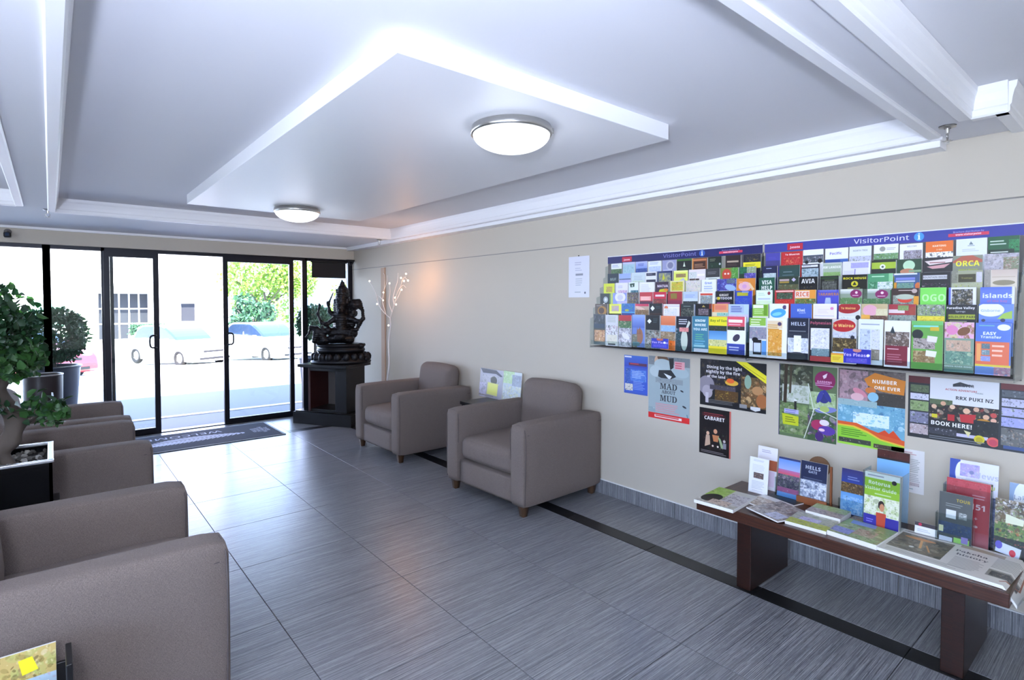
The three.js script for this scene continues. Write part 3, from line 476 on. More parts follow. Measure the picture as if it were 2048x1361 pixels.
1457 1498|pale blue brochure with navy text|#bcd4f0;r 6 8 70 54 #aebfe0;l 12 14 58 4 12 #4a58a4;n 0 74 100 26 #d8c9e8 #a9d4e8 #c9ecf0
1500 1537|lime and white brochure, upper of two alike|#8fc04a;r 4 4 66 22 #f1f2ec;l 10 36 70 3 12 #c9e6a4;r 72 6 22 70 #6a9a2c;r 0 82 100 18 #f0f0e0
1539 1577|white brochure with a blue swoosh and a dark globe|#f0f4fa;e 46 64 42 30 -10 #4aa4dc;e 40 70 26 12 -10 #7fd0f0;c 80 24 11 #55446a;r 88 0 12 100 #ffffff
1581 1624|plain blue brochure with white script|#4868c4;T 50 42 24 Kiwi #dfe4f8;t 56 60 16 coach #c4cdf0;r 0 90 100 10 #3a56b0
1626 1674|white postcard brochure with faint pink print|#f5f1f8;r 6 10 84 70 #efe6f2;c 80 30 7 #d87fb0;l 20 34 50 3 11 #e0d4e8;r 6 76 84 3 #b9b0e0;r 0 90 100 10 #f6e0d8
1677 1722|brochure with a maroon boat-shaped banner|#d8d8d4;e 46 24 52 34 -4 #a8242c;T 44 26 18 Te_Wairoa #e9c46a;n 0 74 84 26 #e6e8ea #b9c0c4 #f2f3f4;c 88 82 11 #23232c
1722 1776|tan brochure with a round pink plate|#c8b48a;e 34 40 28 34 0 #e3a9bc;n 56 30 44 40 #d8d0a8 #e6dfc0;r 0 66 34 34 #eaae4c;n 34 70 66 30 #6a4a3c #c8a894 #8a7a6c #2f2a26
1777 1832|red and white brochure with a green photo|#a83440;r 0 30 60 22 #e8d4d8;n 34 6 40 30 #7f9a5c #a9b88a;e 90 40 14 26 0 #a84a3c;n 0 62 100 38 #8f9a94 #5a8a7c #3a3440 #c9c4cc
1834 1890|green farm brochure with yellow lettering|#7f8f6a;n 0 0 100 62 #8aa074 #5a5478 #a9b494 #d8d4e4 #4a4060;n 0 64 100 36 #e8d83c #d8c42c #f0e47a #c8902c
1893 1955|black brochure with white and acid yellow text|#16171c;T 46 18 20 Paradise_Valley #f4f4f6;t 46 36 13 Springs #d8d8e0;r 6 52 88 26 #a4b02c;T 50 66 18 WILDLIFE_PARK #2c3010;l 10 88 70 1 8 #c9cfa0
1957 2028|blue brochure with a white cloud shape|#6a8ae0;e 34 30 40 36 0 #eef2fb;t 34 34 18 Gisborne #6f8fd0;p 54 78 70 50 96 34 96 76 #9fc44a;r 0 80 100 20 #5a7ad8;c 14 86 6 #1f2a4a;c 70 84 7 #1f2a4a
`, `
1187 1211|dark brochure with a carved face portrait|#3a3f3c;n 0 0 100 32 #2a3034 #4a4f54 #6a6a74;n 0 32 100 14 #24364a #2c3f38;n 6 52 90 38 #b98a5c #d8b48a #8a5a3c #e0c0a0;r 0 92 100 8 #2f4a4c
1211 1236|grey white brochure with birds|#cfd0d4;l 14 6 70 4 5 #a9b0ac;n 0 34 100 30 #d8d8dc #5a5f60 #a98a98 #f2f2f4;n 10 64 84 28 #dcd8c8 #c9c4b4;r 20 92 60 5 #1d2830
1237 1263|red topped brochure with a silver fish|#b9b6c0;r 0 0 100 18 #b3202a;n 0 18 100 22 #3f6a3c #e8b4a8 #2a2420 #9ac890;n 0 40 100 60 #c4c2cc #e4e3ea #8f8c98 #5a5864;e 56 66 34 8 28 #e6e4ee
1264 1290|blue brochure with a raised brown hand|#6a84c8;g 0 0 100 40 #8fa9e6 #4f68b8;e 60 66 26 24 0 #9a6a50;p 36 60 40 36 50 60 62 34 72 60 #8a5c44;n 0 60 40 40 #6f7060 #a9a898;r 4 84 56 12 #4f7a80
1291 1320|black brochure with a white diamond above a crowd|#14171b;d 26 18 16 #f2f3f6;l 52 10 36 3 5 #3f4f54;n 0 44 100 56 #8f9a98 #5a5048 #c9c8c4 #9a7460 #2f3a34
1321 1351|orange topped brochure with a group of visitors|#d98a68;g 0 0 100 26 #e2885e #d8744a;n 0 28 100 18 #8fb4e8 #b4cdf0;n 0 46 100 34 #8f7a5c #d8c4b4 #5a4a4c #b49a7a;n 50 72 50 28 #e87a2c #d8642c
1352 1384|black brochure with a pale carved lizard|#17172a;l 16 8 64 3 6 #d8d8e0;n 0 34 30 66 #24424a #7a8a9a #b9c0e0;p 56 40 80 12 92 18 66 44 #d0d4cc;e 52 68 22 30 0 #c4cfc4;n 20 32 60 12 #d88a8a #b94a4a #e8d0c8
1384 1417|teal brochure reading KNOW WHERE YOU ARE|#3f7f9a;T 50 12 10 KNOW #eef6fa;T 50 24 10 WHERE #eef6fa;T 50 36 10 YOU_ARE #e0eef4;l 20 50 60 3 6 #5fb08a;l 14 68 70 2 7 #6fb0c8;r 10 80 70 6 #8fc0c8;r 10 90 90 10 #f0effa
1417 1454|yellow topped beach brochure|#5f9ac8;r 0 0 100 24 #eadf2c;T 54 10 11 Bay_of_Sun #5a7a1c;n 0 24 100 14 #2a3a2c #8a3a5c #3a4a3c;g 0 38 100 26 #4f8ac8 #7fb4e0;n 0 62 100 18 #d8d494 #b9b464 #5a8a58;r 0 80 100 20 #ecd92c
1454 1492|white brochure with a pink headline and a mussel|#f0f3f9;r 0 0 94 26 #e0586a;r 6 8 76 8 #fbeef0;l 8 20 74 1 5 #f6c8d0;n 0 26 94 10 #3a3430 #d8d8e0 #5a4a44;e 50 56 16 11 40 #3c3850;r 0 72 96 28 #3a4aa4;l 10 80 56 2 7 #c4cbf0
1490 1533|lime topped brochure with a hand-held phone|#e0e4ec;r 0 0 96 20 #8fc04a;l 8 4 70 3 6 #e8f4d8;n 0 24 100 30 #8f8fa4 #a9b4b4 #7f8498 #c9a0a4;r 22 56 50 38 #15161c;r 26 64 42 24 #c9d4ee;e 34 56 18 6 0 #14141c;r 74 58 26 36 #5f9ae0
1533 1574|white edged brochure with orange strips and a dark globe|#f4f4fa;r 4 6 74 20 #e6d3b4;l 4 16 70 3 5 #d8a04a;r 6 28 70 66 #e0a040;c 64 14 10 #55446a;n 6 30 70 64 #e0a040 #d8862c #e8b86a #f0d8b4
1575 1617|navy brochure with a white geyser|#1d2338;T 50 14 12 HELLS #c4cde0;r 6 30 82 3 #6a7078;n 0 36 100 14 #2a3040 #5a6058 #3a4048;n 0 48 100 36 #c9d0dc #f0f4f8 #8f9ab0 #dfe6f0;e 46 92 44 10 0 #3a3f46;n 30 42 36 40 #f6f8fb #e0e8f0
1618 1664|black brochure with a pale steam photo and red foot|#1b1c22;T 50 10 12 Polynesian #c8607a;n 6 22 84 52 #dfe0e6 #cfd2da #f2f2f6 #b9bcc8;n 10 70 80 18 #6f8a94 #a9c4c8 #4a6a78;r 4 88 92 12 #c8464a
1665 1713|brochure with a red banner above a golden cave|#d0d0cc;e 46 14 50 14 -4 #b8242c;T 42 14 11 Te_Wairoa #efd07a;n 0 28 100 18 #c9cde0 #e8e9f0 #8f94a0;n 0 42 100 34 #4a3c24 #d0b878 #8a7440 #2a2618;n 0 74 100 12 #b9d4ec #e6eef4;c 84 40 9 #1f2230
1716 1766|white brochure with misty lake pictures|#e6ebf2;l 10 10 76 1 6 #9aa4b8;n 6 22 44 60 #c4d0f0 #8f9ab4 #e0e8f4 #6a7488;n 52 22 36 44 #d8dcec #b9bcf0 #a9b49a;n 54 66 34 24 #8a8478 #6a6a60
1768 1821|white brochure with a maroon lower half|#f1f2f8;n 4 24 92 32 #6a5a50 #a99a94 #3f3a38 #d8d0cc;p 22 26 32 12 42 28 #26343c;r 4 54 86 42 #7f2438;l 12 60 50 1 5 #d8a9b4;l 12 72 66 4 5 #b06a7a
1822 1886|green wildlife brochure with two white labels|#69a84a;r 0 0 100 8 #6fc06a;r 6 9 80 4 #7fd8d0;e 20 28 18 10 0 #22282a;n 6 36 70 22 #a99c98 #4a4440 #d8d0cc #2a2824;n 6 62 70 24 #8a7048 #a98f6a #6a5434 #cbbd94;p 52 30 84 32 80 44 50 42 #e8e2f2;p 48 60 82 62 78 74 46 72 #ecebf0;r 60 12 28 8 #d8b42c
1888 1948|flower patterned brochure above a green river photo|#7f9a86;n 0 0 100 32 #e0a8c8 #d8c48a #c9d0a0 #8a5a34 #eedfd0;c 26 16 20 #dd86b8;e 66 18 16 11 60 #7a4a28;n 6 36 84 22 #c4a48c #a98f7a #d8b8a8 #7f8f84;n 4 58 92 26 #5f8a78 #86a894 #3f5a58 #b9c8a4;T 48 88 6 GREEN_RIVER_RIDES #e6f4ee;r 0 94 100 6 #4f7a74
1950 2022|blue and orange brochure with three inset photos|#4f74cc;e 80 8 18 6 0 #eef2fa;l 10 4 50 1 5 #6fb0c0;T 40 20 8 EASY #f2f4fc;T 44 27 7 Transfer #e4eafa;r 0 36 96 44 #df6c44;r 4 40 12 34 #e8a05a;n 18 40 24 10 #5a7078 #8a9a9c;n 18 52 24 10 #6f8a94 #c9d0d0;n 16 64 28 10 #8a94d0 #c4c8e8;l 48 42 40 3 9 #f3c0a8;r 0 80 100 4 #d8c43c;g 0 84 100 16 #7f9fe0 #6a88d4;n 54 84 46 16 #c48aa0 #5a7ab0 #e0c4c8
`].map((s) => s.trim().split('\n').map((l) => l.split('|')));
for (let r = 0; r < 6; r++) rows[r].forEach(([cols, what, cover], i) => {
  const [a, b] = cols.split(' ').map(Number), last = r === 5, h = 0.207, top = rowY[r] + (prnd() - 0.5) * 0.006, X = rowX[r] - prnd() * 0.004, ym = last ? 1.2 : top - 0.03;
  const lim = i < 10 ? [-2.57, -1.473] : [-1.452, -0.4], z0 = Math.max(lim[0], zAt(a + 0.5, X, ym)), z1 = Math.min(lim[1], zAt(b - 0.5, X, ym)), w = z1 - z0, vis = last ? 1 : 0.37;
  const uv = A.add(96, 200, (x, cx, cy, cw, ch) => { x.fillStyle = cover.split(';')[0]; x.fillRect(cx, cy, cw, ch); draw(x, cx, cy, cw, ch * vis, cover); });
  const t = 0.004 + prnd() * 0.006, rack = i < 10 ? 'far' : 'near';
  solo('brochure', sheet(w, h, t, uv), A.mat, `${what}, ${rowName[r]} of the ${rack} rack`, 'brochure', [X + t / 2, top - h / 2, (z0 + z1) / 2], [0, toWall, (prnd() - 0.5) * 0.012], 'brochures in the wall racks');
});
// racks: back board, header sign, stepped end panels, clear pocket fronts, bottom shelf
{
  const header = (near) => (x, X, Y, w, h) => {
    x.fillStyle = near ? '#3a3f9c' : '#1d2060'; x.fillRect(X, Y, w, h); x.textBaseline = 'middle'; x.textAlign = 'left';  // far sign in deeper navy: its viewing-angle reflection is put into the colour
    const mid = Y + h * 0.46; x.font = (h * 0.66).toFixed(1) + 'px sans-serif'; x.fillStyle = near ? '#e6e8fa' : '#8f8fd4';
    const tw = w * 0.215; x.save(); const m = x.measureText('VisitorPoint').width; x.translate(X + w * 0.415, mid); x.scale(tw / m, 1); x.fillText('VisitorPoint', 0, 0); x.restore();
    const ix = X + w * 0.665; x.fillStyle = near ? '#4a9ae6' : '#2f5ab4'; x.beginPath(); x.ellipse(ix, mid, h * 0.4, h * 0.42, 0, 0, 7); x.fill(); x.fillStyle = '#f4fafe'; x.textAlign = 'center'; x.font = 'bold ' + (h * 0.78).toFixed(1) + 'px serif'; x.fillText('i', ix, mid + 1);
    x.fillStyle = '#c2203c'; x.fillRect(X + w * 0.115, Y + h * 0.14, w * 0.075, h * 0.72); x.fillStyle = '#fbe3ea'; x.font = 'bold ' + (h * 0.34).toFixed(1) + 'px sans-serif'; x.fillText('Jasons', X + w * 0.1525, Y + h * 0.56);
    x.fillStyle = '#c9b4e0'; x.font = (h * 0.2).toFixed(1) + 'px sans-serif'; x.fillText('Brochure distribution by', X + w * 0.83, Y + h * 0.3); x.fillStyle = '#d83a58'; x.fillRect(X + w * 0.765, Y + h * 0.42, w * 0.13, h * 0.3); x.fillStyle = '#fbe3ea'; x.font = 'bold ' + (h * 0.22).toFixed(1) + 'px sans-serif'; x.fillText('www.visitorpoint', X + w * 0.83, Y + h * 0.57);
  };
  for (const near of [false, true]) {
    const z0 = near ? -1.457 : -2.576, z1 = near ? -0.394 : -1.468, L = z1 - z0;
    const t = thing('brochure_rack', near ? 'wall brochure rack with the large bright VisitorPoint sign above six stepped rows' : 'wall brochure rack, VisitorPoint sign coloured darker for its angle of reflection, farther along the wall', 'rack', [0, 0, 0], 0, 'wall brochure racks');
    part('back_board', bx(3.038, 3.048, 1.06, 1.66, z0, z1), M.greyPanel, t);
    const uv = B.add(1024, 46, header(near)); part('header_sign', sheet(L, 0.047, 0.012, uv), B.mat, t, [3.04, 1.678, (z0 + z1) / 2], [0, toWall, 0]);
    part('header_edge', bx(3.032, 3.048, 1.7015, 1.706, z0, z1), M.white, t);
    for (let r = 0; r < 6; r++) part('pocket', bx(rowX[r] - 0.0095, rowX[r] - 0.0075, rowY[r] - 0.205, rowY[r] - (r === 5 ? 0.178 : 0.15), z0 + 0.002, z1 - 0.002), M.acrylic, t);
    part('shelf', bx(rowX[5] - 0.014, 3.04, 1.078, 1.0835, z0, z1), M.greyPanel, t);
    const s = new THREE.Shape(); s.moveTo(-3.04, 1.07); s.lineTo(-(rowX[5] - 0.014), 1.07); for (let r = 5; r >= 0; r--) { s.lineTo(-(rowX[r] - 0.012), rowY[r] - 0.03); s.lineTo(-(rowX[Math.max(0, r - 1)] - 0.012), rowY[r] - 0.02); } s.lineTo(-3.04, 1.64);
    const e = new THREE.ExtrudeGeometry(s, { depth: 0.004, bevelEnabled: false }).rotateY(Math.PI); // shape drawn with -x so that it turns into place
    part('end_panel', e, M.acrylic, t, [0, 0, z0 - 0.001]); part('end_panel', e, M.acrylic, t, [0, 0, z1 + 0.005]);
  }
  const card = (a, b, y0, y1, spec, label) => { const X = rowX[5] - 0.016, za = zAt(a, X, 1.11), zb = zAt(b, X, 1.11); solo('rack_card', sheet(zb - za, y1 - y0, 0.003, A.add(96, 60, spec)), A.mat, label, 'card', [X, (y0 + y1) / 2, (za + zb) / 2], [0, toWall, 0]); };
  card(1303, 1337, 1.102, 1.162, '#2a34b0;T 50 40 30 Yes_Please #c9b4f0;c 78 40 7 #f4f6ff;n 10 60 80 30 #4a48c8 #9a7ad8 #2a6ac0;e 50 10 20 14 0 #c86a5a', 'small blue card clipped on the bottom row of the far rack');
  card(1687, 1742, 1.1, 1.166, '#2c2fae;T 46 40 30 Yes_Please #d4c4f4;c 90 40 6 #f4f6ff;n 10 64 76 30 #5a50c0 #3a6ab8 #8a6ad0;e 50 8 16 14 0 #d08a80', 'small blue card clipped on the bottom row of the near rack');
  card(1662, 1687, 1.098, 1.142, '#e6cf3c;r 0 0 100 20 #e09a3c;l 12 40 70 3 14 #b98a1c', 'small yellow card clipped on the bottom row of the near rack');
}

// ---------- posters and notices fixed to the wall ----------
{
  const PX = RX - 0.0015;
  const poster = (z0, z1, y0, y1, pw, spec, label, category = 'poster', name = 'poster') => {
    const uv = B.add(pw, Math.round(pw * (y1 - y0) / (z1 - z0)), spec), m = solo(name, sheet(z1 - z0, y1 - y0, 0.001, uv), B.mat, label, category, [PX, (y0 + y1) / 2, (z0 + z1) / 2], [0, toWall, 0]);
    return m;
  };
  poster(-2.436, -2.239, 0.757, 1.02, 220, '#3558c4;g 0 0 100 30 #3a6ac8 #2f46b8;r 20 19 76 7 #5a2a4c;l 26 20 40 1 6 #c83a4a;n 6 34 22 60 #2f58b0 #1f2a6a #8fa4d8 #e8e4e0 #4a78d0;n 28 36 66 30 #4a78d4 #6f9ae0 #3a60c4;l 34 40 54 5 4 #a9c4f0;l 40 66 50 6 4 #7f9ce0;r 2 2 30 4 #e6e8f6;n 4 74 34 18 #d8d4cc #2c2c34 #b9b4a8 #e8e6e4;r 0 96 100 4 #3a58b4',
    'small bright blue poster, first in the row of posters under the far rack');
  poster(-2.232, -1.923, 0.62, 1.03, 420, '#9fb0b6;g 0 0 100 12 #6a7076 #8f9a9e;n 0 0 100 14 #7f868c #5f666c #949ca0;e 30 7 15 13 15 #c9a184;e 26 6 11 7 0 #d8b498;e 36 3 14 5 10 #6a4a30;e 40 15 26 11 10 #b4c4c8;e 74 21 24 9 14 #a9bcc2;e 18 24 15 9 0 #b9c8cc;p 50 2 62 1 62 16 54 20 #191c22;r 64 6 24 12 #e3a4ac;l 66 8 20 3 3.6 #c8586a;p 26 22 56 20 68 30 46 38 24 32 #20242a;p 38 26 58 30 52 36 #dfe6e8;n 18 34 66 8 #8f9aa0 #5a6066 #aab6ba;S 50 47 13 MAD #23262c;S 50 56 7 ABOUT #2b2e34;S 50 66 13 MUD #1f2228;e 82 51 4 1.2 20 #2b2e34;e 88 75 5 1.4 20 #2b2e34;l 18 75 62 5 3 #d89098;n 0 82 18 8 #8fa4ac #a9babf;k 2 94 86 97 96 #4f8a94;r 0 91 100 9 #dc2d2d;r 16 93.5 66 4 #f7e8e4;l 18 94 62 1 5 #d85a5a',
    'tall grey poster reading MAD ABOUT MUD with a red strip at its foot');
  poster(-1.852, -1.444, 0.759, 1.04, 560, '#15151a;n 0 0 30 40 #1c1a20 #3a3340 #5a4a30;n 18 20 60 40 #1a1620 #6a5a2c #2a2a30 #8a7a3c #3a3048;n 24 64 36 22 #5a3f1c #b9a03c #3a2c18 #8a6a2c;n 64 30 36 62 #6a5230 #c49a6a #2a241c #e0bc8a #8a5a34 #3a3022;e 88 56 8 9 0 #b98a5c;e 94 76 8 14 0 #a8683a;e 74 40 5 14 0 #8fae9a;e 10 56 13 20 20 #8f8894;e 12 70 8 14 -20 #a9a0ac;p 9 72 14 72 14 94 9 94 #c4bec8;n 16 54 40 10 #4a4450 #7f7468 #2a2430 #a49a7a;e 50 46 10 6 0 #e0b03c;e 48 42 6 5 0 #e8682c;T 38 16 9 Dining_by_the_light #f0eef0;T 36 26 9 nightly_by_the_fire #f0eef0;T 26 36 8 of_the_land #ece8ec;p 56 0 72 0 100 24 100 40 #efe42c;k 1 66 6 98 32 #b9a81c;l 14 86 44 3 3 #6a6a6c;r 62 87 11 8 #8f8f92;r 78 89 14 6 #d8d8da;p 78 95 92 95 85 98 #d8d8da',
    'wide dark poster with a yellow corner ribbon and people dining at night');
  poster(-1.854, -1.649, 0.462, 0.742, 300, '#120c0e;r 95 0 5 100 #c8685c;n 8 10 76 8 #3a1418 #5a1c20 #6a2a2c;l 14 10 66 2 4 #8a3036;T 48 21 11 CABARET #f7f4f4;n 10 42 80 48 #1a1014 #120c0e #2a1a18 #3a2620 #1a2a1e;e 28 54 5 4 0 #e0b498;p 22 58 34 58 36 78 18 84 #c8a890;e 52 48 6 5 0 #d89a78;p 42 56 64 56 60 70 46 70 #c47c50;p 60 58 68 62 80 82 70 82 #9aae84;e 80 66 4 3 0 #c8bcc0;p 76 70 86 70 86 82 76 82 #8a8896;c 44 80 3 #f2ded0;c 60 80 3 #f2ded0;l 6 92 84 2 3 #8a8286',
    'small black poster reading CABARET with three stage performers');
  poster(-1.374, -1.084, 0.66, 1.05, 480, '#5f7350;n 0 0 60 52 #3a4030 #7f8a6a #4a4a38 #b9c0b0 #6a6850 #2a2a22;n 6 28 48 24 #c4cbc4 #9aa88c #7f8f6c #a9b49c;p 10 0 16 0 14 54 8 56 #3a2e22;p 20 0 24 0 22 40 18 40 #463c2c;n 0 54 52 42 #6f8a54 #8aa068 #3f4a30 #a9a890 #545a44;k 4 30 50 30 62 #20201c;e 30 49 3 1.4 0 #dfe2e0;n 54 34 44 24 #a4bb8c #c4d4b4 #86a068 #5f7a48;e 78 42 9 6 30 #2c3278;e 72 40 4 9 20 #3a3f94;e 84 38 4 9 -30 #30368a;e 82 57 18 4 -10 #7a82c4;e 80 56 8 4 0 #a9c06a;n 52 62 48 38 #3f5a38 #8a4a78 #c4b0c8 #5a7a48 #6a3a94;e 70 78 12 7 0 #a82c5c;e 84 84 14 6 0 #5a3aa0;e 80 74 8 4 0 #e8dcea;e 76 84 5 2 0 #f6d4dc;e 72 93 7 6 0 #4a2a70;k 1.6 52 24 62 60 46 99 #d4dcd0;k 1.6 64 56 100 66 #d4dcd0;k 1.6 64 56 60 62 #d4dcd0;r 10 62 26 6 #b4b4e0;l 12 63 20 2 3 #7f7fc0;p 6 69 36 71 36 84 8 84 #c4cf24;l 12 73 20 3 3 #7a8418;c 80 18 17 #8a1f5a;p 76 12 84 8 82 14 78 16 #f0dce8;T 79 20 4 GARDENS #e8b4d8;l 64 22 30 2 2.4 #d49ac4;r 0 0 1.6 100 #33325c',
    'garden poster with a round purple seal and framed blue and purple flowers');
  poster(-1.079, -0.793, 0.672, 1.053, 480, '#6fa9c4;n 0 0 100 44 #6a5f5c #4a4442 #8a7f7c #39352f #7a6a68;n 2 2 44 40 #a88a94 #7f6a70 #c8a4ae #b98f9a #5f5456;n 50 28 50 16 #3f3a36 #4c463c #2e2b28;n 0 44 100 30 #6fa9c4 #a4d4e4 #4f8ab4 #c4e4ec #3f6f9a #8fc4d4;n 0 40 60 8 #9ab8bc #c4d4d4 #7f9ca4;n 24 56 54 16 #dff2f6 #8fd0dc #b4e0ea #5fa4c4;e 34 30 12 4 30 #d4879a;e 30 36 10 5 0 #e0b4bc;e 50 26 8 4 0 #d07a3c;e 54 34 8 6 40 #8fc4dc;p 40 12 56 3 100 10 98 28 66 26 46 20 #d88428;T 70 14 6.4 NUMBER #fbf4ee;T 74 21.5 6 ONE_EVER #fbf1e8;p 0 70 30 70 50 76 70 80 100 84 100 92 0 92 #dc5a26;p 60 80 72 74 78 78 84 73 96 84 #d8481c;p 0 74 26 74 48 79 66 86 100 90 100 94 0 94 #e8c43a;p 0 76 24 76 46 81 66 88 100 92 100 100 0 100 #8fce3a;l 6 79 40 4 2.6 #4f8a1c;l 60 94 34 1 3 #5f9a24;n 2 91 50 6 #3a4038 #c4c8c0 #a86a8a #5a7a9a #e8e6e0;n 56 93 40 6 #4a4238 #d4c8b4 #8a5a4c #c8a06a;p 0 97 100 99 100 100 0 100 #a4dc4a',
    'river rafting poster with an orange banner and lime green wave');
  poster(-0.782, -0.372, 0.762, 1.044, 600, '#22262b;r 0 0 100 92 #24282d;n 2 14 17 12 #5a6a4a #8f8a80 #3a4030;n 2 28 17 10 #d4d4e4 #6a6a80 #a9a9c4;n 2 40 17 16 #8aa06a #6a8a4c #a9b48f #3f4a30;n 2 58 17 18 #7f7f9a #c4c4d4 #3a3c4a #5a6a4c;n 2 78 17 16 #b9a9ac #8a5a4c #e0dce4 #34343c;r 0 0 20 11 #5a1a20;r 20 0 58 40 #e4e5ea;p 40 8 46 4 58 9 40 12 #33363c;T 52 9 6 RIVER #4a4e55;T 47 17 4 ACTION_ADVENTURE #b9585c;T 62 19 3 TOURS #9aa0a8;T 58 29 7.5 RRX_PUKI_NZ #2c2e34;n 20 40 58 36 #2a2420 #8a2a2c #b94a40 #3a3a30 #c8a07a #e0c8b0 #4a5a34 #1a1c1e;n 20 34 20 8 #5a6a4a #3f4a34;c 24 46 2.4 #e0b89a;c 32 40 2.4 #d8a888;c 40 44 2.4 #e4c0a4;c 52 48 3 #e8bc9c;c 60 44 2.4 #d8ac90;c 68 54 2.6 #e0b494;c 74 58 2.4 #e8b49c;c 74 50 2.6 #c8504a;p 46 54 60 52 58 70 48 70 #c42f34;p 36 56 42 56 42 72 36 70 #b8292e;r 22 58 5 6 #d8cc2c;e 66 62 6 5 0 #c88a2c;r 20 66 58 26 #1b1d20;n 58 60 20 28 #1d2124 #2a2c2c #16181a #3a2f22;T 39 72 9 BOOK_HERE! #ffffff;n 20 80 24 10 #3a3a44 #8f8f9a #c4c4cc #20222a;r 44 84 26 5 #c9c4e0;p 50 78 56 80 54 88 #e0d8a0;c 63 89 4.4 #d8cc2c;c 63 90 3 #b9a81c;c 74 90 5 #e0605a;c 74 91 3.4 #c84a5c;r 78 0 22 100 #2c3036;r 79 0 21 9 #6a2a2a;n 80 10 20 10 #5a6068 #8f94a0 #3a3e46;n 80 22 20 12 #c4c4dc #4a4c68 #8f90b4 #34383c;n 80 36 20 12 #b4b4e0 #6a7a5c #3f4a34 #9a9ac4;n 80 50 20 14 #a4a8dc #c4c8f0 #4a5a78;n 80 66 20 26 #6a6a68 #c4a890 #9aa0a0 #3a3c3e;l 20 93 56 2 3 #7f8288;r 82 92 18 5 #3f5488',
    'wide rafting crew poster reading BOOK HERE with photo strips at both sides');
  const note = poster(-2.973, -2.763, 1.421, 1.728, 200, '#d9dae8;l 30 14 40 2 5 #b4b4cc;l 32 28 36 2 5 #b9bcd0;r 34 42 36 5 #8a8c9a;l 34 54 34 4 5 #b4b9c4;l 30 86 40 1 6 #a9b0b8;c 80 89 4 #5a5c6a', 'white paper notice pinned alone on the bare wall above the armchair', 'notice', 'paper_notice');
  part('pin', cyl(0.004, 0.004, 0.006, 10).rotateX(Math.PI / 2), M.black, note, [0, 0.158, 0.003]);
  const flyer = poster(-0.845, -0.715, 0.50, 0.70, 200, '#e4e2e2;l 8 6 80 2 4 #c89aa0;e 26 18 14 7 0 #b48a70;l 48 22 44 8 4 #aeb0b0;n 6 38 34 36 #5a5058 #b4acb4 #8a7f88 #d8d4d8;l 46 56 44 5 4 #b4b4b8;n 6 76 80 8 #c4b8bc #4a4448 #e0dcdc;l 10 90 76 1 5 #9ab0b4', 'pale printed flyer on the wall behind the clear booklet stand', 'flyer', 'wall_flyer');
}

